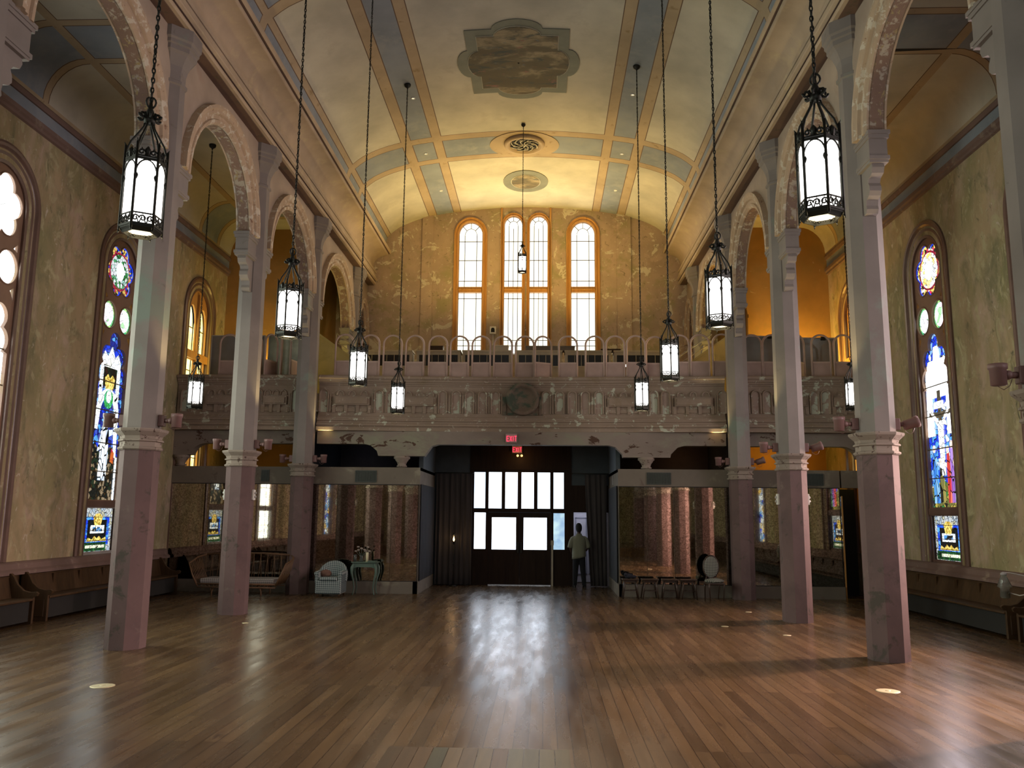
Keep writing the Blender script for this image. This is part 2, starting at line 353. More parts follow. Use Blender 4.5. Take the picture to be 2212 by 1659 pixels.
# wainscot ledge and baseboard
for nm, s, x in (('left', 1, WL), ('right', -1, WR)):
    m = MB(); m.exy([(x, .86), (x+s*.16, .86), (x+s*.16, .92), (x+s*.10, .96), (x+s*.08, 1.06), (x+s*.04, 1.09), (x, 1.10)], Y0, 21.95, 0, True); m.build('trim_ledge_'+nm, Mtrim, kind='structure')
    MB().box(*sorted((x, x+s*.05)), Y0, 21.95, 0, .86).build('baseboard_'+nm, Mpew, kind='structure')
# back wall of the nave (upper part, over the gallery) with four lancets
HB = [(-2.62, .41, 7.58, 11.93, .45), (-1.10, .31, 7.58, 12.28, .33), (-.20, .31, 7.58, 12.28, .33), (1.37, .41, 7.58, 11.93, .45)]
m = MB(); add_wall(m, TB, WL, WR, 4.3, 13.3, HB, .35, 0, 1)
for x0, x1 in ((-4.35, -3.95), (2.55, 3.05)): m.box(x0, x1, YB-.06, YB, 4.3, 12.9)
m.build('wall_back', [Mback, Mgold], kind='structure')
m = MB(); m.box(WL, -7.35, YA, YA+.12, 4.3, 11.2); m.box(-7.45, -7.35, YA+.12, YB, 4.3, 11.2); m.build('wall_back_left_aisle', Maisleback, kind='structure')
m = MB(); m.box(6.0, WR, YA, YA+.12, 4.3, 11.2); m.box(6.0, 6.1, YA+.12, YB, 4.3, 11.2); m.build('wall_back_right_aisle', Maisleback, kind='structure')
# chancel wall behind the camera, with tall windows
def TF(u, z, d): return (u, Y0-d, z)
m = MB(); add_wall(m, TF, WL, WR, 0, 13.3, [(XC-3, 1, 3, 9, 1), (XC, 1.3, 3, 9.6, 1.3), (XC+3, 1, 3, 9, 1)], .3, 0, 0); m.build('wall_front', Mwall, kind='structure')
# arcade walls
ZS = 7.9
AH = [((a+b)/2, (b-a)/2-.70, ZS, ZS, 1.52) for a, b in zip(COLY, COLY[1:])]+[(27.5, .45, ZS, ZS, 1.1)]
for nm, sg in (('left', -1), ('right', 1)):
    T = (lambda u, z, d, sg=sg: (XC+sg*(5.62+d), u, z))
    m = MB(); add_wall(m, T, Y0, YB, ZS, 13.2, AH, .24, 0, 1, back=True)
    u = Y0
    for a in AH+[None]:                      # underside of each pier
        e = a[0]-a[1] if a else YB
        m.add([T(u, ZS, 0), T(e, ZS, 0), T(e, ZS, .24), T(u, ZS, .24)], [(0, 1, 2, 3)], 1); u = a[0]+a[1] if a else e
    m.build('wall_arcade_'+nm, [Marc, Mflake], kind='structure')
    m = MB()
    for (uc, hw, zb, zs, rv) in AH:
        p = apath(uc, hw, zs, zs, rv)[2:-2]
        fsweep(m, T, p, [(0, -.02), (0, .03), (.04, .07), (.09, .07), (.11, .04), (.18, .05), (.20, .10), (.26, .10), (.30, .13), (.36, .13), (.37, -.02)])
        TX = (lambda u, z, d, sg=sg: (XC+sg*(5.86-d), u, z))
        fsweep(m, TX, p, [(0, -.02), (0, .03), (.12, .06), (.24, .06), (.25, -.02)])
    m.build('trim_archivolt_'+nm, March, kind='structure')
# nave entablature: (half width from centre, z)
ENT = [(5.66, 10.06), (5.40, 10.06), (5.40, 10.075), (5.34, 10.08), (5.32, 10.12), (5.33, 10.155), (5.40, 10.16), (5.40, 10.20), (5.33, 10.205), (5.28, 10.23), (5.27, 10.26), (5.29, 10.30), (5.38, 10.31), (5.38, 10.345), (5.33, 10.35), (5.33, 10.45), (5.42, 10.455), (5.42, 10.495), (5.34, 10.50), (5.31, 10.54), (5.34, 10.575), (5.44, 10.58), (5.44, 10.61), (5.39, 10.615), (5.39, 10.70), (5.43, 10.74)]
EDK = {0, 1, 5, 6, 7, 11, 12, 15, 16, 20, 21, 22}  # soffit and groove segments; groove shade is put into the dark colour
COVE = [(5.43-.54*(1-math.cos(t)), 10.80+.38*math.sin(t)) for t in [PI/2*i/10 for i in range(11)]]
NUB = [(4.95, 11.18), (4.95, 11.215), (4.86, 11.22), (4.82, 11.25), (4.82, 11.31), (4.86, 11.35), (4.95, 11.36), (4.95, 11.395), (4.89, 11.40), (4.91, 11.44), (4.98, 11.46), (5.01, 11.465), (5.01, 11.48), (5.04, 11.50)]
for nm, sg in (('left', -1), ('right', 1)):
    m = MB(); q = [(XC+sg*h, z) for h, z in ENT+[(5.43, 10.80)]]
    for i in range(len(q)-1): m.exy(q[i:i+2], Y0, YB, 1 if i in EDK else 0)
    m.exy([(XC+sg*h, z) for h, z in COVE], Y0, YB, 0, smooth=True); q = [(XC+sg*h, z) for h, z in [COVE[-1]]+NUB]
    for i in range(len(q)-1): m.exy(q[i:i+2], Y0, YB, 1 if i in (0, 1, 2, 6, 7, 8, 12) else 0)  # same dark tone painted in as shade between the upper rolls
    m.build('trim_cornice_'+nm, [Mcorn, Msoffgroove], kind='structure')
# vault
VP = [(5.04, 11.50), (5.05, 11.62), (5.0, 11.78), (4.90, 11.92), (4.76, 12.05), (4.55, 12.20), (4.28, 12.34), (3.95, 12.47), (3.5, 12.60), (3.0, 12.70), (2.5, 12.775), (2.0, 12.83), (1.5, 12.875), (1, 12.91), (.5, 12.93), (0, 12.94)]
def vz(x):
    h = abs(x-XC)
    for (a, za), (b, zb) in zip(VP[3:], VP[4:]):
        if b <= h <= a: return za+(zb-za)*(a-h)/(a-b)
    return 11.9
SL = [0.0]
for (a, za), (b, zb) in zip(VP, VP[1:]): SL.append(SL[-1]+math.hypot(a-b, za-zb))
def vs(s):
    for i in range(len(VP)-1):
        if s <= SL[i+1]+1e-9:
            t = (s-SL[i])/(SL[i+1]-SL[i]); return (VP[i][0]+(VP[i+1][0]-VP[i][0])*t, VP[i][1]+(VP[i+1][1]-VP[i][1])*t)
    return VP[-1]
def s_of(h):
    for i in range(3, len(VP)-1):
        if VP[i+1][0] <= h <= VP[i][0]: return SL[i]+(SL[i+1]-SL[i])*(VP[i][0]-h)/(VP[i][0]-VP[i+1][0])
L_ = .022
def bands(cuts):     # [(start, mat)...] -> thin painted lines at every change
    out = []
    for i, (a, mm) in enumerate(cuts[:-1]):
        b = cuts[i+1][0]; out.append((a+(L_ if i else 0), b, mm)); out.append((b, b+L_, 'l'))
    return out[:-1]
SB = bands([(0, 'p'), (.05, 'b'), (.33, 'y'), (.50, 'c'), (s_of(3.5), 'y'), (s_of(3.22), 'b'), (s_of(2.62), 'y'), (s_of(2.35), 'c'), (SL[-1], None)])
TBc = [-3.35, 5.5, 14.35, 23.2]
YBn = []; y = Y0
cuts = [(Y0, 'c')]
for c in TBc: cuts += [(c-.90, 'y'), (c-.58, 'b'), (c+.56, 'y'), (c+.86, 'c')]
YBn = bands(cuts+[(YB, None)])
MI = {'c': 0, 'b': 1, 'y': 2, 'l': 3, 'p': 4}
m = MB()
def zone(sm, ym, edge=False):
    if sm == 'p': return 4
    if sm == 'y' and ym != 'l': return 2
    if sm == 'l' and ym in 'cb': return 3
    if sm == 'l': return 2 if ym == 'y' else 3
    if ym == 'y': return 2
    if ym == 'l': return 2 if sm == 'y' else 3
    if sm == 'b' or ym == 'b': return 1
    return 0
for sg in (-1, 1):
    for s0, s1, sm in SB:
        k = max(1, int((s1-s0)/.18)); ss = [s0+(s1-s0)*i/k for i in range(k+1)]
        for a, b in zip(ss, ss[1:]):
            pa, pb = vs(a), vs(b)
            for y0, y1, ym in YBn:
                m.add([(XC+sg*pa[0], y0, pa[1]), (XC+sg*pb[0], y0, pb[1]), (XC+sg*pb[0], y1, pb[1]), (XC+sg*pa[0], y1, pa[1])], [(0, 1, 2, 3)], zone(sm, ym), True)
m.build('ceiling', [Mcream, Mblue, Mpeach, Mline, Mcorn], kind='structure')
m = MB()
for sg in (-1, 1):
    m.exy([(XC+sg*5.04, 11.5), (XC+sg*5.8, 11.5), (XC+sg*5.8, 13.2)], Y0, YB)
m.build('trim_vault_springing', Mcorn, kind='structure')
# aisle ceilings: flat with a cove to the outer wall
AP = [(0, 9.92), (0, 10.02), (.05, 10.12)]+[(.05+.78*(1-math.cos(t)), 10.12+.85*math.sin(t)) for t in [PI/2*i/8 for i in range(1, 9)]]
for nm, x, s in (('left', WL, 1), ('right', WR, -1)):
    m = MB()
    acuts = [(Y0, 'c')]
    for c in (5.55, 14.42, 23.3): acuts += [(c-.75, 'y'), (c-.56, 'b'), (c+.56, 'y'), (c+.75, 'c')]
    yb = bands(acuts+[(YB if False else YA+3.3, None)])
    pr = AP+[(1.02, 10.97), (1.04, 10.97), (3.75, 10.97)]
    zs_ = ['y', 'y']+['c']*8+['y', 'l', 'c']
    for i, (p, q) in enumerate(zip(pr, pr[1:])):
        for y0, y1, ym in yb: m.add([(x+s*p[0], y0, p[1]), (x+s*q[0], y0, q[1]), (x+s*q[0], y1, q[1]), (x+s*p[0], y1, p[1])], [(0, 1, 2, 3)], zone(zs_[i], ym), i < 10)
    m.build('ceiling_%s_aisle' % nm, [Mcream, Mblue, Mpeach, Mline, Mcorn], kind='structure')
    m = MB(); m.exy([(x, 9.42), (x+s*.05, 9.44), (x+s*.05, 9.50), (x+s*.09, 9.53), (x+s*.09, 9.62), (x+s*.02, 9.64), (x, 9.66)], Y0, YA, 0, True)
    m.box(*sorted((x, x+s*.02)), Y0, YA, 9.66, 9.94, 1); m.exy([(x, 9.90), (x+s*.06, 9.90), (x+s*.08, 10.0), (x+s*.05, 10.04), (x, 10.04)], Y0, YA, 0, True)
    m.build('trim_frieze_'+nm, [Mtrim, Mblue], kind='structure')

m = MB(); m.poly([(5.9, 14.98, 10.968), (5.9, 15.13, 10.968), (7.95, 15.0, 10.968)], (0, 0, -.004)); m.build('trim_ceiling_gap', Mdark, kind='structure')
# gallery: floor slab, lower walls
MB().box(WL, WR, 22.3, YB, 4.24, 4.95).build('floor_gallery', Mbalc, kind='structure')
m = MB(); m.box(-6.4, -3.28, 26.0, 26.1, 0, 4.24); m.box(1.95, 5.1, 26.0, 26.1, 0, 4.24); m.build('wall_panelled_under_gallery', plain('dark_brown_wall', (.06, .045, .04), .8), kind='structure')
m = MB(); m.box(WL, -6.5, 26.0, 26.1, 0, 4.24); m.box(5.2, WR, 26.0, 26.1, 0, 4.24)
m.build('wall_back_under_gallery', Maisleback, kind='structure')
m = MB()
for x0, x1 in ((-3.40, -3.28), (1.95, 2.07)): m.box(x0, x1, 22.6, 26.0, 3.28, 4.24)
m.box(-3.28, -2.22, 25.12, 25.2, 0, 4.24); m.box(.84, 1.95, 25.12, 25.2, 3.3, 4.24); m.box(.84, 1.95, 25.12, 25.2, 2.95, 3.3)
m.build('wall_entrance_recess', Mgreyb, kind='structure')
m = MB(); m.box(-6.5, -6.4, 22.4, 26, 3.28, 4.24); m.box(5.1, 5.2, 22.4, 26, 3.28, 4.24); m.build('light_block_under_gallery', Mdark, kind='structure')  # added dark sheets that block aisle lamp light from the middle bays

# ------------------------------------------------------------------ windows
def T3(T): return T
def tpanel(m, T, u0, u1, z0, z1, d, mi=0, th=.02):
    a = [T(u0, z0, d), T(u1, z0, d), T(u1, z1, d), T(u0, z1, d)]; dv = Vector(T(0, 0, d+th))-Vector(T(0, 0, d)); m.poly(a, dv, mi)
def tbar(m, T, a, b, w, d=.05, th=.03, mi=0):      # flat bar in the wall plane from (u, z) a to b
    du, dz = b[0]-a[0], b[1]-a[1]; l = math.hypot(du, dz); nu, nz = -dz/l*w/2, du/l*w/2
    m.poly([T(a[0]-nu, a[1]-nz, d), T(b[0]-nu, b[1]-nz, d), T(b[0]+nu, b[1]+nz, d), T(a[0]+nu, a[1]+nz, d)], Vector(T(0, 0, d+th))-Vector(T(0, 0, d)), mi)
def tpoly(m, T, pts, d, mi=0, th=.01):
    m.poly([T(u, z, d) for u, z in pts], Vector(T(0, 0, d+th))-Vector(T(0, 0, d)), mi)
def circ(uc, zc, r, n=24, ru=None): return [(uc+(ru or r)*math.cos(2*PI*i/n), zc+r*math.sin(2*PI*i/n)) for i in range(n)]
def holed(m, T, outer, holes, d, th, mi=0):
    """plate with cut-outs, made by bridging each outline to its outer border with triangles"""
    import mathutils.geometry as G
    loops = [outer]+holes; vs = [Vector((u, z, 0)) for l in loops for u, z in l]
    tris = G.tessellate_polygon([[Vector((u, z, 0)) for u, z in l] for l in loops])
    n = len(vs); A = [T(v.x, v.y, d) for v in vs]; B = [T(v.x, v.y, d+th) for v in vs]
    fs = [tuple(t) for t in tris]+[tuple(n+i for i in t) for t in tris]; k = 0
    for l in loops:
        for i in range(len(l)): j = (i+1) % len(l); fs.append((k+i, k+j, n+k+j, n+k+i))
        k += len(l)
    m.add(A+B, fs, mi)
WFR = [(-.02, -.16), (-.02, -.09), (.04, -.08), (.06, -.02), (.11, -.04), (.14, .0), (.20, .01), (.21, -.02), (.26, .01), (.29, .05), (.34, .06), (.39, .04), (.39, -.02)]
def rosette(zc, uc, s=1.0, n=96):
    return [(uc+s*(.50+.15*abs(math.cos(3*t))**.8)*math.cos(t+.2), zc+s*(.50+.15*abs(math.cos(3*t))**.8)*math.sin(t+.2)) for t in [2*PI*i/n for i in range(n)]]
def lancet(uc, z0, w=.62, zt=6.2):
    p = [(uc-w, z0), (uc+w, z0), (uc+w, 4.95)]
    for cx, cz, r, a0, a1 in ((uc+.36, 5.18, .26, -.9, 1.2), (uc+.30, 5.62, .24, -.3, 1.9), (uc, 5.96, .24, -.1, PI+.1), (uc-.30, 5.62, .24, PI-1.9, PI+.3), (uc-.36, 5.18, .26, PI-1.2, PI+.9)):
        p += [(cx+r*math.cos(a0+(a1-a0)*i/8), cz+r*math.sin(a0+(a1-a0)*i/8)) for i in range(9)]
    return p+[(uc-w, 4.95)]
BL, LB, WH, GO, RD, GR, VI, BK, NV = (.01, .05, .75), (.10, .40, .95), (.9, .97, 1), (.9, .62, .15), (.6, .03, .08), (.03, .25, .06), (.30, .12, .6), (.012, .015, .012), (.01, .02, .25)
Gs = {}
def G_(name, cols, st, cell=9, lead=.05, st3=(1, 1, 1)):
    if name not in Gs: Gs[name] = glassmosaic(name, cols, st, cell, lead, st3)
    return Gs[name]
def stained(nm, T, uc, plainglass=False, hot=1.0, gl=True, wh=(.45, .45, .42)):
    root = bpy.data.objects.new(nm, None); COL.objects.link(root); root['kind'] = 'structure'; T0 = T; T = lambda u, z, d: T0(u, z, d-.09 if d > .05 else d)
    m = MB(); p = apath(uc, .70, 1.10, 7.72, .72, 24); fsweep(m, T, p, WFR); m.build('window_frame', Mframe, root)
    if plainglass:
        m = MB(); m2 = MB()
        for s in (-1, 1):
            c = uc+s*.36; m2.poly([T(u, z, .26) for u, z in [(c-.28, 3.0), (c+.28, 3.0)]+ell(c, .28, 7.2 if True else 0, .75)[::-1]], Vector(T(0, 0, .3))-Vector(T(0, 0, .26)))
            for z in (3.6, 4.6, 5.6, 6.05, 7.3): tbar(m, T, (c-.28, z), (c+.28, z), .02, .22, .03, 0)
            tbar(m, T, (c-.1, 3), (c-.1, 7.85), .015, .22, .03)
        holed(m, T, [(uc-.70, 1.1), (uc+.70, 1.1)]+ell(uc, .70, 7.72, .72)[::-1], [[(uc+s*.36-.28, 3.0), (uc+s*.36+.28, 3.0), (uc+s*.36+.28, 6.35), (uc+s*.36-.28, 6.35)] for s in (-1, 1)]+[[(uc+s*.36-.28, 6.62), (uc+s*.36+.28, 6.62)]+ell(uc+s*.36, .28, 7.2, .75)[::-1] for s in (-1, 1)], .16, .05, 1)
        tbar(m, T, (uc-.7, 6.48), (uc+.7, 6.48), .22, .08, .12, 1); tbar(m, T, (uc, 1.2), (uc, 8.3), .12, .1, .1, 1)
        m2.build('window_glass', Mwiny, root); m.build('window_mullion', [Mleadb, Mgold], root); return root
    if plainglass == 'bright': wmat = G_('gl_sunlit', [WH, WH, (1, 1, .86), WH], 5, 6, .012)
    ros = rosette(7.68, uc); la = lancet(uc, 2.31)
    rd = [circ(uc-.37, 6.56, .33, 24, .31), circ(uc+.37, 6.56, .33, 24, .31)]
    m = MB(); out = [(uc-.70, 2.18), (uc+.70, 2.18)]+ell(uc, .70, 7.72, .72)[::-1]
    sm = [[(uc+s*.62, 7.08), (uc+s*.50, 6.95), (uc+s*.62, 6.90)] for s in (-1, 1)]+[[(uc+s*.62, 6.22), (uc+s*.52, 6.14), (uc+s*.63, 5.95)] for s in (-1, 1)]
    holed(m, T, out, [ros[::-1], la]+rd+sm, .14, .09); 
    for l, r in ((ros, .02), (rd[0], .02), (rd[1], .02)): m.tube([T(u, z, .14) for u, z in l], r, 5, loop=True, caps=False)
    m.build('tracery', Mbrown, root)
    h = hot
    # rosette: centre, ring of white and green, crimson ring, gold foils edged blue
    m = MB(); tpoly(m, T, rosette(7.68, uc, 1.06), .20); m.build('rosette_glass', G_('gl_foil%s' % nm[:8], [GO, GO, WH, BK, RD, GO], .9*h, 14, .07) if not gl else G_('gl_foil', [GO, GO, BL, GO, RD, BK], .9, 14, .07), root)
    m = MB()
    for a, b in zip(rosette(7.68, uc, 1.0), rosette(7.68, uc, 1.0)[1:]+rosette(7.68, uc, 1.0)[:1]): tbar(m, T, a, b, .05, .19, .008)
    m.build('rosette_edge_glass', G_('gl_blue', [BL, (.1, .2, .9), BL], 1.3, 10, .02), root)
    m = MB(); tpoly(m, T, circ(uc, 7.68, .46), .185, 0, .01); m.build('rosette_ring_glass', G_('gl_crimson', [RD, (.45, .02, .1), RD], .9*h, 16, .05), root)
    m = MB(); tpoly(m, T, circ(uc, 7.68, .41), .175, 0, .01); m.build('rosette_foliage_glass', G_('gl_foli' if gl else 'gl_folir', [WH, (.1, .5, .2), (.5, .9, .8), GR, WH] if gl else [WH, WH, GO, WH, (1, .8, .3)], 1.1*h, 12, .06), root)
    m = MB(); tpoly(m, T, circ(uc, 7.68, .22, 24, .17), .165, 0, .01); m.build('rosette_centre_glass', G_('gl_white', [WH, WH, (1, 1, .85), WH], 2.2, 8, .02), root)
    for s in (-1, 1):
        m = MB(); tpoly(m, T, circ(uc+s*.37, 6.56, .35, 24, .33), .20); m.build('roundel_glass', G_('gl_grn', [(.2, .8, .3), (.5, .9, .3), (.1, .6, .25)], 1.0, 10, .04), root)
        m = MB(); tpoly(m, T, circ(uc+s*.37, 6.56, .27, 24, .25), .185); m.build('roundel_centre_glass', G_('gl_whit2', [WH, WH, WH, (.9, .7, .9), (.3, .7, .3)], 1.8, 7, .03), root)
    m = MB()
    for q in sm: tpoly(m, T, [(a, b) for a, b in q], .2)
    m.build('spandrel_glass', G_('gl_gold', [GO, (1, .7, .1)], 1.2, 8, .02), root)
    # main light
    m = MB(); tpoly(m, T, la, .21); m.build('main_light_glass', G_('gl_sky%d' % gl, ([BL, NV, LB, (.05, .1, .6), NV] if gl else [LB, BL, (.25, .5, 1), WH, BL]), 1.15, 8, .05), root)
    P = lambda n, pts, mat, d=.20: (lambda mm: (tpoly(mm, T, [(uc+a, b) for a, b in pts], d, 0, .006), mm.build(n, mat, root)))(MB())
    Gw = G_('gl_canopy', [WH, WH, (.8, .9, 1), WH, (.95, .98, .85)], 2.0*h, 7, .035); sg = 1
    if gl:
        P('canopy_glass', [(-.42, 5.36), (.42, 5.36), (.42, 5.52), (.30, 5.72), (.16, 5.6), (0, 5.86), (-.16, 5.6), (-.30, 5.72), (-.42, 5.52)], Gw, .195)
        for s in (-1, 1): P('pilaster_glass', [(s*.30, 4.6), (s*.44, 4.6), (s*.44, 5.36), (s*.30, 5.36)], Gw, .195)
        P('canopy_shadow_glass', [(-.30, 4.9), (.30, 4.9), (.30, 5.36), (-.30, 5.36)], G_('gl_dark', [BK, (.06, .02, .01), (.02, .04, .02)], .5, 9, .05), .2)
        P('lamp_glass', [(-.16, 4.85), (.16, 4.85), (.22, 5.1), (.1, 5.2), (0, 5.1), (-.1, 5.2), (-.22, 5.1)], G_('gl_gold2', [GO, (1, .8, .2), (.6, .4, .05)], 1.3, 16, .05), .193)
        arch = [(math.cos(t)*.5, 4.25+math.sin(t)*.62) for t in [PI*i/12 for i in range(13)]]; arci = [(math.cos(t)*.33, 4.2+math.sin(t)*.47) for t in [PI*i/12 for i in range(12, -1, -1)]]
        P('arch_glass', [(.52, 3.3)]+arch[0:]+[(-.52, 3.9), (-.36, 3.9)]+arci+[(.40, 3.3)], Gw, .193)
        P('green_garland_glass', [(math.cos(t)*.2, 4.62+math.sin(t)*.22) for t in [2*PI*i/14 for i in range(14)]], G_('gl_gar', [(.05, .5, .1), (.1, .7, .3)], 1, 14, .06), .19)
        P('face_glass', [(math.cos(t)*.11, 4.68+math.sin(t)*.15) for t in [2*PI*i/14 for i in range(14)]], Gw, .188)
        P('dark_ground_glass', [(-.62, 2.31), (.62, 2.31), (.62, 3.3), (.3, 3.55), (-.1, 3.3), (-.4, 3.6), (-.62, 3.4)], G_('gl_ground', [BK, (.05, .03, .01), (.3, .22, .12), BK, (.02, .04, .02), (.4, .3, .18), BK], .8, 11, .06), .2)
        P('robe_glass', [(-.20, 2.75), (.14, 2.75), (.17, 3.4), (.12, 3.75), (.38, 3.85), (.40, 4.05), (.34, 3.95), (.1, 3.92), (.06, 4.0), (-.02, 4.15), (-.10, 4.16), (-.16, 4.0), (-.22, 3.75), (-.30, 3.4), (-.18, 3.45)], G_('gl_robe', [WH, (.6, .75, 1), WH, (.8, .9, 1)], 1.5, 8, .06, (1, 1, .4)), .19)
        P('head_glass', [(-.06+math.cos(t)*.07, 4.14+math.sin(t)*.10) for t in [2*PI*i/12 for i in range(12)]], G_('gl_skin', [(.7, .4, .3), (.8, .5, .4)], .9, 9, .02), .187)
        P('red_cloth_glass', [(.28, 3.2), (.42, 3.15), (.44, 3.4), (.32, 3.5)], G_('gl_redc', [(.7, .15, .03), RD], 1, 9, .03), .189)
        P('border_glass', [(.50, 2.31), (.58, 2.31), (.58, 3.3), (.50, 3.3)], Gw, .188)
    else:
        P('canopy_glass', [(-.55, 4.75), (.55, 4.75), (.56, 5.3), (.40, 5.6), (.15, 5.6), (.1, 5.9), (-.1, 5.9), (-.15, 5.6), (-.40, 5.6), (-.56, 5.3)], G_('gl_hot', [WH, WH, WH, (1, .95, .8), WH, WH], 4.0, 6, .012), .195)
        for s in (-1, 1): P('pilaster_glass', [(s*.62, 3.9), (s*.30, 3.9), (s*.34, 4.8), (s*.56, 5.1)], G_('gl_hot', [], 4), .195)
        P('inscription_glass', [(-.2, 4.5), (.25, 4.5), (.25, 4.66), (-.2, 4.66)], Gw, .188)
        P('cross_glass', [(-.08, 3.3), (.08, 3.3), (.08, 4.28), (.5, 4.34), (.5, 4.44), (.08, 4.42), (.08, 4.9), (-.08, 4.9), (-.08, 4.42), (-.5, 4.44), (-.5, 4.34), (-.08, 4.28)], G_('gl_crs', [(.12, .10, .07), (.2, .16, .1)], .8, 9, .03), .193)
        P('robe_glass', [(-.09, 3.0), (.07, 3.0), (.12, 3.7), (.13, 4.1), (.42, 4.42), (.38, 4.48), (.08, 4.22), (-.08, 4.22), (-.38, 4.48), (-.42, 4.42), (-.13, 4.1), (-.12, 3.7)], G_('gl_body', [WH, (1, .93, .85), WH], 1.9, 8, .05), .19)
        P('ground_glass', [(-.6, 2.31), (.6, 2.31), (.6, 2.75), (.1, 2.9), (-.6, 2.7)], G_('gl_grd2', [GR, (.2, .2, .05), BK, (.6, .5, .1)], .9, 9, .05), .2)
        for x0, w, zt, c, nn in ((.38, .14, 3.55, [LB, (.05, .25, .8), (.3, .6, 1)], 'blue'), (-.24, .10, 3.5, [(.7, .05, .05), (.9, .2, .1)], 'red'), (-.42, .13, 3.6, [VI, (.5, .3, .8), (.4, .2, .7)], 'violet'), (.10, .13, 3.2, [(.35, .3, .08), (.2, .2, .06), BK], 'olive'), (-.52, .07, 3.2, [GR, (.1, .5, .1)], 'green')):
            P(nn+'_robe_glass', [(x0-w, 2.4), (x0+w, 2.4), (x0+w*.8, zt-.3), (x0+w*.45, zt), (x0-w*.45, zt), (x0-w*.8, zt-.3)], G_('gl_r'+nn, c, 1.1, 9, .06, (1, 1, .4)), .192)
            P('head_glass', [(x0+math.cos(t)*.07, zt+.06+math.sin(t)*.09) for t in [2*PI*i/12 for i in range(12)]], G_('gl_skn2', [WH, (.95, .8, .7)], 1.2, 9, .02), .187)
    m = MB()
    for z in (2.95, 3.6, 4.35, 5.02): tbar(m, T, (uc-.63, z), (uc+.63, z), .022, .16, .02)
    m.build('saddle_bar', Mleadb, root)
    # lower opening light
    m = MB(); fsweep(m, T, rectpath(uc-.64, uc+.64, 1.16, 2.12)+[rectpath(uc-.64, uc+.64, 1.16, 2.12)[0]], [(0, .0), (0, -.04), (.07, -.04), (.07, -.12), (0, -.12)] if False else [(0, -.16), (0, -.05), (.07, -.05), (.07, -.16)], 0, False, False)
    m.build('lower_sash', Mgrey if gl else Mframe, root)
    m = MB(); tbar(m, T, (uc-.7, 2.215), (uc+.7, 2.215), .14, .02, .14); m.build('transom', Mframe, root)
    Q = lambda n, a, b, c, d, mat, dd=.2: (lambda mm: (tpanel(mm, T, uc+a, uc+b, c, d, dd, 0, .006), mm.build(n, mat, root)))(MB())
    Q('lower_ground_glass', -.64, .64, 1.16, 2.12, G_('gl_white3', [WH, (.8, .8, .6), (.6, .75, .9), WH], .9*h, 12, .07), .21)
    Q('lower_blue_glass', -.52, .52, 1.30, 1.93, G_('gl_blu2', [BL, LB, (.02, .12, .8)], 1.2, 9, .04), .204)
    Q('lower_dark_glass', -.40, .40, 1.42, 1.86, G_('gl_blk', [BK, BK, (.01, .02, .03)], .5, 9, .05), .198)
    P('gold_crest_glass', [(-.12, 1.72), (.12, 1.72), (.2, 1.92), (.08, 2.0), (-.08, 2.0), (-.2, 1.92)], G_('gl_gold2', [], 1), .192)
    Q('cartouche_glass', -.29, .29, 1.56, 1.74, G_('gl_cart', [WH, WH, (.8, .9, 1)], 1.6, 14, .05), .192)
    Q('cartouche_centre_glass', -.20, .20, 1.60, 1.70, G_('gl_cc', [BK, LB, WH, (.05, .1, .2)], 1.0, 20, .06), .188)
    P('scroll_glass', [(-.42, 1.38), (.42, 1.38), (.36, 1.47), (.2, 1.42), (.1, 1.5), (0, 1.44), (-.1, 1.5), (-.2, 1.42), (-.36, 1.47)], G_('gl_gold2', [], 1), .19)
    Q('green_glass', -.56, .40 if gl else .56, 1.17, 1.36, G_('gl_grn2', [(.01, .08, .02), (.02, .15, .04), (.01, .05, .02)], 1, 12, .06), .19)
    Q('scripture_strip_glass', -.46, .34, 1.235, 1.30, G_('gl_strip', [(.9, .95, .75), (.8, .85, .6)], 1.3, 10, .04), .185)
    m = MB()
    for z in (1.40, 1.62, 1.92): tbar(m, T, (uc-.62, z), (uc+.62, z), .012, .17, .01)
    m.build('lower_saddle_bar', Mleadb, root)
    return root
k = 1
for y in WY[2:]:
    stained('window_%d' % k, TL, y, y > 22, .8); k += 1
if True:
    for o in bpy.data.objects['window_1'].children:
        if o.name.split('.')[0].endswith('glass'): o.data.materials[0] = G_('gl_sunlit', [WH, (1, 1, .9), WH, (.9, 1, .85)], 4.5, 5, .012)
for y in WY[2:]:
    stained('window_%d' % k, TR, y, y > 22, 1.7, False); k += 1
for T in (TL, TR):
    for y in WY[:2]:
        root = bpy.data.objects.new('window_%d' % k, None); COL.objects.link(root); root['kind'] = 'structure'; k += 1
        m = MB(); fsweep(m, T, apath(y, .70, 1.10, 7.72, .72), WFR); m.build('window_frame', Mframe, root)
        m = MB(); tpoly(m, T, [(y-.7, 1.1), (y+.7, 1.1)]+ell(y, .7, 7.72, .72)[::-1], .2); m.build('window_glass', G_('gl_back', [LB, WH, BL, WH, GO, (.6, .8, 1)], 1.2, 5, .04), root)
for uc, hw, zt in ((XC-3, 1, 9), (XC, 1.3, 9.6), (XC+3, 1, 9)):
    root = bpy.data.objects.new('window_%d' % k, None); COL.objects.link(root); root['kind'] = 'structure'; k += 1
    m = MB(); fsweep(m, TF, apath(uc, hw, 3, zt, hw), WFR); m.build('window_frame', Mframe, root)
    m = MB(); tpoly(m, TF, [(uc-hw, 3), (uc+hw, 3)]+ell(uc, hw, zt, hw)[::-1], .2); m.build('window_glass', G_('gl_chancel', [WH, (.8, .85, .9), (.9, .9, .7)], 1.3, 4, .03), root)
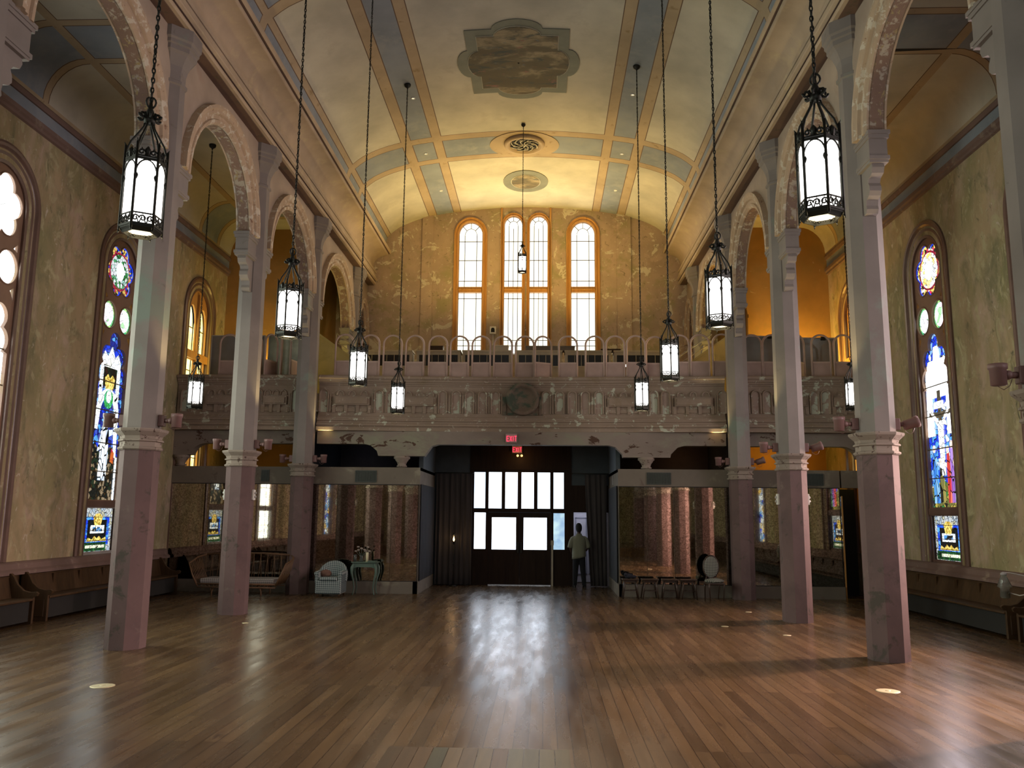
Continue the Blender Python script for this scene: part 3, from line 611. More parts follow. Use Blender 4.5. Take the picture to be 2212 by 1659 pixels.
# lancets over the gallery
GFR = [(0, -.16), (0, .0), (.03, .04), (.07, .04), (.09, .01), (.12, .02), (.14, .05), (.17, .05), (.18, -.01)]
for (uc, hw, zb, zs, rv) in HB:
    root = bpy.data.objects.new('window_%d' % k, None); COL.objects.link(root); root['kind'] = 'structure'; k += 1
    sc = .62 if hw < .35 else 1.05
    m = MB(); fsweep(m, TB, apath(uc, hw, zb, zs, rv), [(a*sc, b) for a, b in GFR])
    m.box(uc-hw, uc+hw, YB-.02, YB+.14, 9.80, 10.0); m.box(uc-hw, uc+hw, YB-.06, YB+.1, 9.87, 9.93)
    m.build('window_frame', Mgold, root)
    m = MB(); tpoly(m, TB, [(uc-hw, zb), (uc+hw, zb)]+ell(uc, hw, zs, rv)[::-1], .14); m.build('window_glass', Mwinw, root)
    m = MB(); w = hw*.52
    for s in (-1, 1): tbar(m, TB, (uc+s*w, zb), (uc+s*w, zs), .022, .11, .02)
    if hw < .35: tbar(m, TB, (uc, zb), (uc, zs-.1), .02, .11, .02)
    for z in (7.62, 7.9, 8.1, 9.6, 10.24, 11.0, 11.7): tbar(m, TB, (uc-hw, z), (uc+hw, z), .022, .11, .02)
    m.tube([TB(u, z, .12) for u, z in ell(uc, w, zs, rv*.55)], .011, 4)
    for t in (.8, 1.57, 2.34): tbar(m, TB, (uc+w*math.cos(t), zs+rv*.55*math.sin(t)), (uc+hw*math.cos(t), zs+rv*math.sin(t)), .02, .11, .02)
    m.build('leading', Mleadb, root)
# panelled jamb strips either side of the paired lancets
m = MB()
for x in (-1.52, .22): m.box(x-.03, x+.03, YB-.05, YB, 5, 12.9)
m.build('trim_lancet_pilaster', Mgold, kind='structure')

# ------------------------------------------------------------------ columns
def add_bracket(m, x, yf, s, mi=0):              # corbel carrying an arch, s = direction along y, yf = face of the shaft
    def bx(w, d0, d1, z0, z1): w *= .62; m.box(x-w, x+w, *sorted((yf+s*d0, yf+s*d1)), z0, z1, mi)
    bx(.27, -.1, .52, 7.86, 7.92); bx(.25, -.1, .49, 7.80, 7.86); bx(.22, -.1, .45, 7.52, 7.80); bx(.25, -.1, .49, 7.46, 7.52); bx(.23, -.1, .46, 7.42, 7.46)
    pr = [(.40, 7.42), (.42, 7.36), (.38, 7.28), (.26, 7.24), (.22, 7.18), (.26, 7.12), (.27, 7.04), (.22, 6.98), (.12, 6.94), (.10, 6.86), (.12, 6.80), (.08, 6.74), (-.05, 6.72)]
    rings = [[(x-.09, yf+s*d, z) for d, z in pr]+[(x-.09, yf-s*.05, 7.42)], [(x+.09, yf+s*d, z) for d, z in pr]+[(x+.09, yf-s*.05, 7.42)]]
    m.loft(rings, mi, smooth=False)
OW = .262; UW = .235
def column(nm, x, y, label, gal=False):
    z0 = 4.95 if gal else 0
    r = thing('octagonal_column', label, 'column', (x, y, z0), 0, 'octagonal nave columns')
    c = (0, 0, -z0)
    if not gal:
        m = MB(); m.octa([(OW+.012, 0), (OW+.012, 3.00)], c); m.build('lower_shaft', Mbase, r)
        m = MB(); m.octa([(OW+.03, 3.0), (OW+.05, 3.02), (OW+.05, 3.04), (OW+.02, 3.06), (OW+.02, 3.13), (OW+.05, 3.14), (OW+.05, 3.16), (OW+.02, 3.18), (OW+.03, 3.22), (OW+.07, 3.26), (OW+.10, 3.29), (OW+.11, 3.32), (OW+.10, 3.335), (OW, 3.34)], c); m.build('ring_moulding', Mring, r)
    m = MB(); m.octa([(OW, 3.3 if not gal else 4.95), (OW-.008, 6.6), (UW, 9.15)], c); m.build('upper_shaft', Mshaft, r)
    m = MB(); m.octa([(UW, 9.13), (UW+.03, 9.15), (UW+.03, 9.20), (UW, 9.22), (UW, 9.36), (UW+.02, 9.46), (UW+.06, 9.56), (UW+.10, 9.64), (UW+.145, 9.68), (UW+.145, 9.76), (UW+.175, 9.78), (UW+.175, 9.84), (UW+.205, 9.87), (UW+.205, 10.07)], c); m.build('capital', Mshaft, r)
    for s in (-1, 1):
        m = MB(); xo = -.01 if x < 0 else .01
        add_bracket(m, xo, s*OW, s); 
        for i in range(len(m.v)): m.v[i] = (m.v[i][0], m.v[i][1], m.v[i][2]-z0)
        if not (gal and s > 0): m.build('arch_bracket', Mshaft, r)
    return r
words_ = {3: 'nearest to the viewer', 4: 'second one in from the viewer', 5: 'third one, touching the mirrored wall and gallery front'}
for i, y in enumerate(COLY[:-1]):
    for sd, x in (('left', XL), ('right', XR)):
        if i < 2: column('c', x, y, 'octagonal painted column in the %s row beside the stage behind the viewer, %s' % (sd, 'on the stage' if i == 0 else 'off the stage'))
        elif i == 2: column('c', x, y, 'dark octagonal column cut off by the %s edge of the photo' % sd)
        else: column('c', x, y, 'full height octagonal column in the %s row, %s' % (sd, words_[i]))
for sd, x in (('left', XL), ('right', XR)): column('c', x, COLY[-1], 'short octagonal column standing up on the gallery at %s' % sd, True)

# ------------------------------------------------------------------ ceiling medallions and rosette vent
def vplate(m, pts, off, mi=0):
    n = len(pts); cx = sum(p[0] for p in pts)/n; cy = sum(p[1] for p in pts)/n
    rings = []
    for t in (1.0, .75, .5, .25, .02): rings.append([(cx+(x-cx)*t, cy+(y-cy)*t, vz(cx+(x-cx)*t)-off) for x, y in pts])
    m.loft(rings, mi, caps=False, smooth=False); m.loft([[(x, y, vz(x)+.02) for x, y in pts], rings[0]], mi, caps=False, smooth=False)
def quatre(cx, cy, hx, hy, e, n=10):
    p = []
    def arc(ax, ay, rx, ry, a0): return [(ax+rx*math.cos(a0-PI*i/n), ay+ry*math.sin(a0-PI*i/n)) for i in range(n+1)]
    lw = .58-e*.5; lh = .5-e; sw = .60-e*.5; sh = .28-e*.0
    p += [(cx-hx, cy-hy)]+arc(cx-hx, cy, sh, sw, -PI/2)[0:]+[(cx-hx, cy+hy)]
    p += arc(cx, cy+hy, lw, .36, PI)+[(cx+hx, cy+hy)]+arc(cx+hx, cy, sh, sw, PI/2)+[(cx+hx, cy-hy)]+arc(cx, cy-hy, lw, .36, 0)
    return p
Mmedb = plain('grey_green_border', (.17, .18, .14), .8, var=.12); Mmedl = plain('pale_border_line', (.36, .35, .28), .8)
Mpaint = plaster('old_painting', (.13, .11, .07), [((.30, .25, .16), .9, .50, .12), ((.07, .08, .07), 1.5, .54, .1), ((.24, .12, .10), 2.2, .62, .05), ((.12, .15, .17), 2.6, .64, .05)], bmp=0, sx=(1, 2.2, 1))
r = thing('ceiling_painting', 'large square painting with rounded lobes on the vault', 'painting', (XC, 18.6, 12.9))
inv = Vector((-XC, -18.6, -12.9))
def bsh(m, name, mat, r, v=inv):
    m.v = [tuple(Vector(p)+v) for p in m.v]; return m.build(name, mat, r)
m = MB(); vplate(m, quatre(XC, 18.66, 1.20, 1.42, 0), .02); bsh(m, 'border', Mmedb, r)
m = MB(); vplate(m, quatre(XC, 18.66, .96, 1.18, .06), .03); bsh(m, 'border_line', Mmedl, r)
m = MB(); vplate(m, quatre(XC, 18.66, .94, 1.15, .08), .04); bsh(m, 'painting', Mpaint, r)
r = thing('ceiling_painting', 'small round painting on the vault near the lancets', 'painting', (-.62, 25.95, 12.9)); iv = Vector((.62, -25.95, -12.9))
for rr, o, mt, nn in ((.74, .02, Mmedb, 'border'), (.49, .03, Mmedl, 'border_line'), (.46, .04, Mpaint, 'painting')):
    m = MB(); vplate(m, [(-.62+rr*math.cos(t), 25.95+rr*1.2*math.sin(t)) for t in [2*PI*i/32 for i in range(32)]], o); bsh(m, nn, mt, r, iv)
r = thing('ceiling_vent', 'round ceiling vent with curling grille over dark hole', 'vent', (-.60, 23.15, 12.9)); iv = Vector((.60, -23.15, -12.9))
m = MB(); vplate(m, [(-.6+1.03*math.cos(t), 23.2+.86*math.sin(t)) for t in [2*PI*i/36 for i in range(36)]], .018); bsh(m, 'painted_disc', Mpeach, r, iv)
m = MB(); m.lathe([(.60, .01), (.60, -.05), (.56, -.09), (.50, -.09), (.46, -.04), (.42, -.02), (.42, .04)], (-.6, 23.1, 12.91), 32); bsh(m, 'rim', Mcorn, r, iv)
m = MB(); m.lathe([(.43, -.03), (.43, -.02)], (-.6, 23.1, 12.92), 24); bsh(m, 'hole', Mdark, r, iv)
m = MB()
for i in range(8):
    a = 2*PI*i/8; m.tube([(-.6+(.05+.38*t)*math.cos(a+1.3*t*t), 23.1+(.05+.38*t)*math.sin(a+1.3*t*t), 12.87) for t in [j/8 for j in range(9)]], .018, 5)
    a2 = a+.55; m.tube([(-.6+.28*math.cos(a2)+.06*math.cos(q), 23.1+.28*math.sin(a2)+.06*math.sin(q), 12.87) for q in [j*.6 for j in range(9)]], .012, 5)
m.tube([(-.6+.05*math.cos(t), 23.1+.05*math.sin(t), 12.87) for t in [2*PI*i/10 for i in range(10)]], .03, 5, loop=True)
bsh(m, 'grille', Mcream, r, iv)
# sunken downlights along the blue bands
for x, y, lb in ((-3.42, 20.0, 'left blue band beside lantern chain'), (2.25, 19.9, 'right blue band beside lantern chain'), (-3.55, 23.3, 'blue square left of the vent'), (2.3, 23.4, 'blue square right of the vent'), (-3.45, 26.2, 'left blue band near the gable wall'), (2.35, 26.2, 'right blue band near the gable wall')):
    r = thing('downlight', 'small round white downlight in %s' % lb, 'downlight', (x, y, vz(x)), 0, 'vault downlights')
    m = MB(); m.lathe([(.055, .03), (.055, -.015), (.04, -.02), (.035, .0)], n=12); m.build('trim_ring', Mwhite, r)
    m = MB(); m.lathe([(.036, -.006), (.036, 0)], n=12); m.build('lens', emit('downlight_lens', (1, .9, .6), 1.2) if 'downlight_lens' not in bpy.data.materials else bpy.data.materials['downlight_lens'], r)

# ------------------------------------------------------------------ gallery balcony
def bowy(x): return 22.0+.30*max(0, 1-((x-XC)/5.45)**2)       # gently hollow front between the columns
ORD = ['first', 'second', 'third', 'fourth', 'fifth', 'sixth', 'seventh', 'eighth', 'ninth', 'tenth', 'eleventh', 'twelfth', 'thirteenth', 'fourteenth', 'fifteenth', 'sixteenth', 'seventeenth', 'eighteenth', 'nineteenth']
BPR = [(-.25, 5.76), (.10, 5.76), (.13, 5.73), (.13, 5.68), (.09, 5.65), (.08, 5.60), (.05, 5.58), (.05, 5.545), (.02, 5.54), (.02, 5.50), (0, 5.49), (0, 4.72), (.03, 4.66), (.06, 4.63), (.06, 4.595), (.10, 4.59), (.12, 4.56), (.12, 4.53), (.09, 4.51), (.10, 4.465), (.15, 4.455), (.17, 4.43), (.17, 4.39), (.14, 4.375), (.16, 4.35), (.20, 4.34), (.20, 4.25), (-.25, 4.25)]
def parapet(m, x0, x1, yf, mi=0):
    n = max(1, int((x1-x0)/.5)); xs = [x0+(x1-x0)*i/n for i in range(n+1)]
    m.loft([[(x, yf(x)-d, z) for d, z in BPR] for x in xs], mi, True, True, False)
def TF_(yf): return lambda u, z, d: (u, yf(u)+d, z)
def niche(m, T, u, w=.17, z0=4.76, z1=5.26):
    fsweep(m, T, apath(u, w*.5, z0, z1, w*.5, 8), [(0, -.01), (0, .025), (.02, .055), (.045, .055), (.055, 0), (.055, -.01)])
    m.poly([T(a, b, -.008) for a, b in [(u-w*.5, z0), (u+w*.5, z0)]+ell(u, w*.5, z1, w*.5, 8)[::-1]], (0, .01, 0), 1)
    for s in (-1, 1): m.poly([T(u+s*(w*.5+.085)-.02, z0, -.035), T(u+s*(w*.5+.085)+.02, z0, -.035), T(u+s*(w*.5+.085)+.02, z1, -.035), T(u+s*(w*.5+.085)-.02, z1, -.035)], (0, .04, 0))
Mniche = plaster('niche_paint', (.30, .23, .185), [((.42, .44, .35), 2.0, .50, .02), ((.27, .19, .15), 6, .60, .03)], bmp=.3)
def plate(m, T, u0, u1):
    m.poly([T(u0, 4.95, -.08), T(u1, 4.95, -.08), T(u1, 5.18, -.08), T(u0, 5.18, -.08)], (0, .09, 0)); m.poly([T(u0+.05, 4.985, -.11), T(u1-.05, 4.985, -.11), T(u1-.05, 5.145, -.11), T(u0+.05, 5.145, -.11)], (0, .04, 0))
    n = 3; w = (u1-u0)/n
    for i in range(n):
        c = u0+w*(i+.5); fsweep(m, T, apath(c, .07, 5.22, 5.25, .08, 6), [(0, -.01), (0, .03), (.03, .04), (.04, 0)])
        m.poly([T(c-.12, 4.78, -.03), T(c+.10, 4.78, -.03), T(c+.10, 4.88, -.03), T(c-.12, 4.88, -.03)], (0, .04, 0))
    for i in range(n+1):
        c = u0+w*i; m.poly([T(c-.04, 4.74, -.05), T(c+.04, 4.74, -.05), T(c+.045, 4.95, -.05), T(c-.045, 4.95, -.05)], (0, .06, 0))
bal = thing('gallery_balcony', 'peeling mauve balcony front spanning the nave between the far columns', 'balcony', (XC, 22, 4.24)); bv = Vector((-XC, -22, -4.24))
T = TF_(bowy)
m = MB(); parapet(m, XL+.29, XR-.29, bowy); bsh(m, 'parapet', Mbalc, bal, bv)
def bx_(c): return -.56+(640+c/2.304-1130)/80.2
for c in (135, 405, 465, 725, 793, 860, 925, 990, 1245, 1312, 1375, 1440, 1508, 1778, 1835, 2105): m = MB(); niche(m, T, bx_(c)); bsh(m, 'arched_niche', [Mbalc, Mniche], bal, bv)
for a, b in ((185, 360), (525, 690), (1548, 1710), (1878, 2060)): m = MB(); plate(m, T, bx_(a), bx_(b)); bsh(m, 'panel', Mbalc, bal, bv)
m = MB(); rr = [(.0, .10), (.30, .10), (.33, .16), (.37, .20), (.42, .20), (.445, .16), (.445, -.2)]
m.loft([[(-.57+r_*math.cos(t), bowy(-.57)+.0-h, 5.15+r_*math.sin(t)) for t in [2*PI*i/40 for i in range(40)]] for r_, h in [(.02, .10)]+rr[1:]], 0)
for s in (-1, 1): m.box(-.57+s*.50-.05, -.57+s*.50+.05, bowy(0)-.05, bowy(0), 4.72, 5.22)
m.box(-.98, -.16, bowy(0)-.06, bowy(0), 4.72, 4.78)
bsh(m, 'round_boss', plaster('boss_paint', (.17, .125, .095), [((.07, .09, .065), 2.0, .48, .08), ((.22, .19, .14), 1.5, .58, .1)]), bal, bv)
for nm, x0, x1, ab, pb in (('left', WL+.02, XL-.29, (-9.75, -8.05, -7.75, -6.72), ((-9.2, -8.3), (-7.6, -6.95))), ('right', XR+.29, WR-.01, (5.62, 5.92, 7.15, 7.44), ((6.1, 6.95), (7.65, 8.5)))):
    bl = thing('gallery_balcony', 'peeling mauve balcony front across the %s aisle' % nm, 'balcony', ((x0+x1)/2, 22, 4.24)); v_ = Vector((-(x0+x1)/2, -22, -4.24))
    f = lambda x: 22.02; T = TF_(f)
    m = MB(); parapet(m, x0, x1, f); bsh(m, 'parapet', Mbalc, bl, v_)
    for u in ab: m = MB(); niche(m, T, u); bsh(m, 'arched_niche', [Mbalc, Mniche], bl, v_)
    for a, b in pb: m = MB(); plate(m, T, a, b); bsh(m, 'panel', Mbalc, bl, v_)
# beam under the balcony with haunches down to the small columns
def zb_beam(x, hs):
    z = 3.90
    for c, w in hs:
        d = abs(x-c)
        if d <= w: z = 3.585
        elif d < w+.42: t = (d-w)/.42; z = min(z, 3.585+.315*math.sqrt(max(0, 1-(1-t)**2)))
    return z
def beam(name, label, x0, x1, hs, loc):
    m = MB(); xs = sorted(set([x0+(x1-x0)*i/60 for i in range(61)]+[x for c, w in hs for x in (c-w-.42, c-w, c+w, c+w+.42, c-w-.36, c+w+.36, c-w-.2, c+w+.2) if x0 < x < x1]))
    y0, y1 = 22.0, 22.30
    for a, b in zip(xs, xs[1:]):
        za, zb = zb_beam(a, hs), zb_beam(b, hs); m.add([(a, y0, za), (b, y0, zb), (b, y0, 4.245), (a, y0, 4.245), (a, y1, za), (b, y1, zb), (b, y1, 4.245), (a, y1, 4.245)], [(0, 1, 2, 3), (5, 4, 7, 6), (4, 5, 1, 0)])
    m.v = [(a, b+.02, c) for a, b, c in m.v]
    o = m.build(name, Mbeam); tag(o, label, 'beam'); return o
beam('gallery_beam', 'flaking beam with rounded brackets below the central balcony', XL+.28, XR-.28, [(-3.80, .62), (2.72, .62)], None)
beam('gallery_beam', 'mauve beam below the left aisle balcony', WL, XL-.28, [(-10.0, .5)], None)
beam('gallery_beam', 'mauve beam below the right aisle balcony', XR+.28, WR, [(8.72, .5)], None)
for x, lb in ((-3.80, 'left bracket of the central beam'), (2.72, 'right bracket of the central beam'), (-9.82, 'left aisle beam against the wall')):
    r = thing('small_column', 'small round column capital showing above the mirrored box under the %s' % lb, 'column', (x, 22.17, 0), 0, 'small round gallery columns')
    m = MB(); m.lathe([(.10, 0), (.10, 3.30)], n=14); m.build('shaft', Mbeam, r)
    m = MB(); m.lathe([(.10, 3.29), (.14, 3.30), (.14, 3.33), (.11, 3.35), (.13, 3.42), (.18, 3.48), (.18, 3.50), (.22, 3.52), (.22, 3.585)], n=14); m.build('capital', Mring, r)

# arched panels standing along the top of the balcony
def arched_panel(w=.50, h=1.17, rz=0):
    r = thing('arched_screen_panel', '', 'screen panel'); R = w/2
    m = MB(); p = [(-R, 0, 0), (-R, 0, h-R)]+[(-R*math.cos(t), 0, h-R+R*math.sin(t)) for t in [PI*i/14 for i in range(1, 14)]]+[(R, 0, h-R), (R, 0, 0)]
    m.tube(p, .028, 6); m.box(-R, R, -.012, .012, .40, .44); m.build('frame', Mpink, r)
    m = MB(); m.box(-R+.015, R-.015, -.008, .008, 0, .40); m.box(-R+.05, R-.05, -.014, -.008, .03, .37); m.build('lower_panel', Mpanel, r)
    return r
APX = [-5.48, -4.78, -4.17, -3.56, -2.92, -2.33, -1.73, -1.13, -.53, -.02, .66, 1.39, 1.95, 2.51, 3.05, 3.68, 4.22, 4.80]
proto = None
def put_panel(x, y, rz, label):
    global proto
    if proto is None: proto = arched_panel(); o = proto
    else: o = dup(proto, (0, 0, 0))
    o.location = (x, y, 5.762); o.rotation_euler = (0, 0, rz); o['label'] = label; o['group'] = 'arched screen panels on the gallery front'; return o
for i, x in enumerate(APX):
    rz = random.uniform(-.05, .05) if i not in (9,) else .45
    put_panel(x, bowy(x)+.12+(.16 if i in (14,) else 0), rz, 'pink arched screen panel on the central balcony, %s from the left' % ORD[i])
for i, (x, rz) in enumerate([(-8.71, 0), (-8.05, .1), (-7.52, 1.2), (-7.24, -1.3), (-6.86, 1.4)]): put_panel(x, 22.2, rz, 'pink arched screen panel above the left aisle, %s from the wall' % ORD[i])
for i, (x, rz) in enumerate([(5.62, 0), (6.15, 0), (6.86, .7), (7.45, 0), (8.05, 0)]): put_panel(x, 22.2, rz, 'pink arched screen panel above the right aisle, %s from the column' % ORD[i])
# glossy sheets standing behind them in the aisles
Msheet = plain('grey_plastic_sheet', (.20, .20, .20), .18, 0, .3, .8, spec=.7); Msheetg = plain('green_grey_sheet', (.34, .40, .30), .3, 0, .4, 2)
def sheet(x0, x1, y, h, mat, label):
    r = thing('sheet_screen', label, 'screen', ((x0+x1)/2, y, 4.95)); w = (x1-x0)/2
    m = MB(); m.box(-w, w, 0, .02, .3, h); m.build('sheet', mat, r)
    m = MB(); m.box(-w, w, -.02, .03, h, h+.03); m.box(-w, -w+.03, -.02, .03, 0, h); m.box(w-.03, w, -.02, .03, 0, h); m.build('frame', Mgrey, r)
    m = MB(); m.box(w*.4, w*.4+.12, -.04, .05, h-.05, h+.05); m.build('clamp', Miron, r)
sheet(-9.45, -7.9, 22.75, 2.05, Msheet, 'dark grey glossy sheet screen on the left aisle gallery by the window'); sheet(-7.8, -6.75, 22.75, 2.05, Msheetg, 'pale green streaked sheet screen on the left aisle gallery behind columns')
sheet(5.45, 6.5, 22.75, 2.05, Msheet, 'grey glossy sheet screen on the right aisle gallery near the column'); sheet(6.6, 8.1, 22.75, 2.0, Msheet, 'grey glossy sheet screen on the right aisle gallery near the window')
# row of cream cabinets with black panes
def cabinet(w):
    r = thing('glazed_cabinet', '', 'cabinet'); h = 2.06
    m = MB(); m.box(-w/2, w/2, 0, .5, 0, h); m.box(-w/2-.02, w/2+.02, -.03, .52, h, h+.05); m.build('body', Mcreamw, r)
    m = MB(); m.box(-w/2+.08, w/2-.08, -.01, .02, 1.62, h-.10); m.build('pane', Mblackg, r)
    m = MB(); n = 6
    for i in range(1, n): x = -w/2+.08+(w-.16)*i/n; m.box(x-.008, x+.008, -.02, .0, 1.62, h-.10)
    for z in (1.60, h-.08): m.box(-w/2+.06, w/2-.06, -.025, .0, z-.02, z+.02)
    m.build('glazing_bars', Mcreamw, r); return r
CX = [(-4.85, 1.55), (-3.25, 1.35), (-1.75, 1.5), (-.15, 1.4), (1.35, 1.4), (3.1, 1.9)]
for i, (x, w) in enumerate(CX):
    c = cabinet(w); c.location = (x, 25.0, 4.95); c['label'] = 'cream cabinet with black panes behind the gallery panels, %s from left' % ORD[i]; c['group'] = 'cabinets on the gallery'
for x, z, w, h, lb, mt in ((-3.35, 7.06, .45, .16, 'dark box lying on the cream cabinets left of the windows', Mpew), (-1.35, 7.06, .5, .18, 'small pale box with dark marks on the cabinets by the left lancet', Mcreamw), (.2, 7.06, 1.5, .16, 'long flat beige box on the cabinets below the right lancet', Mbox), (2.05, 7.06, .6, .07, 'flat dark board lying on the cabinets right of the lancets', Mpew)):
    m = MB(); m.box(-w/2, w/2, 0, .3, 0, h); m.box(-w/2-.01, w/2+.01, -.01, .31, h-.03, h); o = m.build('storage_box', mt, loc=(x, 25.08, z)); tag(soften(o), lb, 'box')
# stair parapets at both ends of the gallery
Mstair = plaster('yellow_stair_plaster', (.46, .40, .20), [((.36, .32, .16), 2, .5, .2)])
for sg, lb in ((-1, 'left'), (1, 'right')):
    r = thing('stair_parapet', 'sloping stair parapet with metal handrail at the %s end of the gallery' % lb, 'stair', (XC+sg*5.9, 24.3, 4.95))
    m = MB(); m.poly([(sg*.5, 0, 0), (-sg*2.0, 0, 0), (-sg*2.0, 0, 1.05), (-sg*1.2, 0, 1.35), (-sg*.3, 0, 2.05), (sg*.5, 0, 2.55)], (0, .15, 0)); m.build('parapet', Mstair, r)
    m = MB(); m.bar((sg*.5, .07, 2.62), (-sg*1.2, .07, 1.42), .2, .06); m.build('coping', Mstair, r)
    m = MB(); m.tube([(-sg*.3, -.1, 2.0), (-sg*.3, -.1, 2.45), (-sg*1.3, -.1, 1.75), (-sg*1.45, -.1, 1.4), (-sg*1.1, -.1, 1.45)], .02, 6); m.tube([(-sg*.3, -.1, 2.2), (-sg*1.2, -.1, 1.6)], .015, 6); m.build('handrail', Mcreamw, r)
r = thing('work_lamp', 'small dazzling white lamp clipped on the gallery panels right of centre', 'lamp', (2.23, 22.46, 5.76))
m = MB(); m.tube([(0, 0, 0), (0, 0, .36)], .012, 6); m.lathe([(.03, 0), (.03, .012), (.02, .02)], n=12); m.build('stand', Miron, r); m = MB(); m.box(-.02, .06, -.02, .02, .33, .37); m.build('arm', Mgrey, r)
m = MB(); m.ball((0, -.03, .36), .032, 10); m.build('bulb', emit('work_bulb', (1, .98, .92), 14), r)
r = thing('loudspeaker', 'small black loudspeaker standing on the right aisle gallery before the orange wall', 'speaker', (6.35, 23.6, 4.95))
m = MB(); m.box(-.09, .09, -.1, .1, 1.72, 2.12); soften(m.build('cabinet', Mdark, r), .01); m = MB(); m.tube([(0, 0, 0), (0, 0, 1.72)], .02, 8); m.build('stand', Miron, r); m = MB(); m.lathe([(.065, 0), (.05, .01), (.02, .0)], n=14); o = m.build('cone', Miron, r); o.rotation_euler = (PI/2, 0, 0); o.location = (0, -.102, 1.85)
m = MB(); m.tube([(0, 0, 0), (0, 0, 3.2), (-.06, 0, 3.6), (-.06, 0, 5.9)], .07, 10); m.box(-.09, .09, -.02, .09, 3.1, 3.2); tag(m.build('wall_pipe', Mpew, loc=(6.13, 24.86, 4.96)), 'thick dark pipe rising along the orange end wall of the right aisle', 'pipe')
# wall speaker
r = thing('wall_speaker', 'white wall speaker with black grille left of the paired lancets', 'speaker', (-1.78, YB-.02, 8.4))
m = MB(); m.box(-.11, .11, -.14, 0, -.12, .14); m.box(-.015, .015, -.02, 0, -.7, -.12); soften(m.build('case', Mwhite, r), .01)
m = MB(); m.poly([(-.065, -.145, -.07), (.065, -.145, -.07), (.06, -.145, .05), (.03, -.145, .09), (-.03, -.145, .09), (-.06, -.145, .05)], (0, .01, 0)); m.build('grille', Mdark, r)
# exit signs
def glyphs(m, txt, h, w, gap, y, z, x0):
    st = {'E': [(0, 0, 0, 1), (0, 0, 1, 0), (0, .5, .8, .5), (0, 1, 1, 1)], 'X': [(0, 0, 1, 1), (0, 1, 1, 0)], 'I': [(.5, 0, .5, 1)], 'T': [(.5, 0, .5, 1), (0, 1, 1, 1)]}
    for ch in txt:
        ww = w*(.3 if ch == 'I' else 1)
        for a, b, c, d in st[ch]: m.bar((x0+a*ww, y, z+b*h), (x0+c*ww, y, z+d*h), .011, .013)
        x0 += ww+gap
def exit_sign(loc, rz, label):
    r = thing('exit_sign', label, 'sign', loc, rz)
    m = MB(); m.box(-.15, .15, 0, .03, -.10, .10); m.box(-.15, .15, -.015, .045, .10, .125); m.build('plate', plain('exit_plate', (.35, .22, .2), .3), r)
    m = MB(); glyphs(m, 'EXIT', .13, .055, .026, -.008, -.065, -.12); m.build('lettering', Mred, r); return r
exit_sign((-.86, 21.97, 4.06), 0, 'red lettered exit sign on the beam over the doors')
exit_sign((-.80, 24.95, 4.0), 0, 'second red exit sign hanging deeper, against the dark wood over the doors')
exit_sign((-7.335, 25.6, 8.0), 1.3, 'small red exit sign up on the gallery behind the left columns')
# blank plate + ceiling light in the entrance
point('entrance_bulb', (-.72, 24.6, 3.72), 4, (1, .55, .2), .05)
r = thing('ceiling_bulb', 'small warm double bulb fitting beneath the exit sign', 'light', (-.72, 24.95, 3.82))
for s in (-1, 1):
    m = MB(); m.ball((s*.06, 0, 0), .035, 8); m.build('bulb', emit('warm_bulb', (1, .5, .12), 4) if 'warm_bulb' not in bpy.data.materials else bpy.data.materials['warm_bulb'], r)
m = MB(); m.box(-.1, .1, -.01, .03, .04, .07); m.build('holder', Miron, r)

# ------------------------------------------------------------------ mirrored boxes under the gallery
def mbox(nm, x0, x1, lab, inner):
    r = thing('mirrored_box', lab, 'room box', ((x0+x1)/2, 22.05, 0)); v_ = Vector((-(x0+x1)/2, -22.05, 0))
    m = MB(); m.box(x0, x1, 22.05, 22.25, 2.83, 3.28); m.box(x0, x1, 22.10, 22.25, .31, 2.83)
    if inner > 0: m.box(x1-.12, x1, 22.25, 25.1, 2.83, 3.28); m.box(x1-.12, x1-.02, 22.25, 25.1, .30, 2.83)
    if inner < 0: m.box(x0, x0+.12, 22.25, 25.1, 2.83, 3.28); m.box(x0+.02, x0+.12, 22.25, 25.1, .30, 2.83)
    m.box(x0, x1, 22.06, 26, 3.20, 3.28); bsh(m, 'header', Mbox, r, v_)
    m = MB(); m.box(x0, x1, 22.03, 22.25, 0, .31)
    if inner > 0: m.box(x1-.12, x1+.02, 22.03, 25.1, 0, .31)
    if inner < 0: m.box(x0-.02, x0+.12, 22.03, 25.1, 0, .31)
    bsh(m, 'base', Mbox, r, v_); return r
mbox('l', WL, -3.28, 'plaster framed box with antique mirrors under the left side of the gallery', 1)
mbox('r', 1.96, 7.72, 'plaster framed box with antique mirrors under the right side of the gallery', -1)
def mirror(x0, x1, lab, n=1):
    r = thing('wall_mirror', lab, 'mirror', ((x0+x1)/2, 22.07, .31)); w = (x1-x0)/2
    for i in range(n):
        a = -w+2*w*i/n; b = -w+2*w*(i+1)/n; m = MB(); m.box(a+.004, b-.004, -.005, .025, .01, 2.51); m.build('mirror_pane', Mmirror, r)
    m = MB(); m.box(-w, w, -.012, .0, 2.50, 2.52); m.box(-w, w, -.012, 0, 0, .015); m.box(w-.012, w, -.012, 0, 0, 2.52); m.build('edge_trim', Mdark, r)
mirror(WL+.02, -6.55, 'mottled antique mirror wall in the left aisle behind the daybed', 4); mirror(-6.2, -3.30, 'mottled antique mirror wall behind the armchair and green table', 4)
mirror(1.98, 4.85, 'mottled antique mirror wall behind the row of stools', 4); mirror(5.32, 7.70, 'mottled antique mirror wall in the right aisle beside the open door', 3)
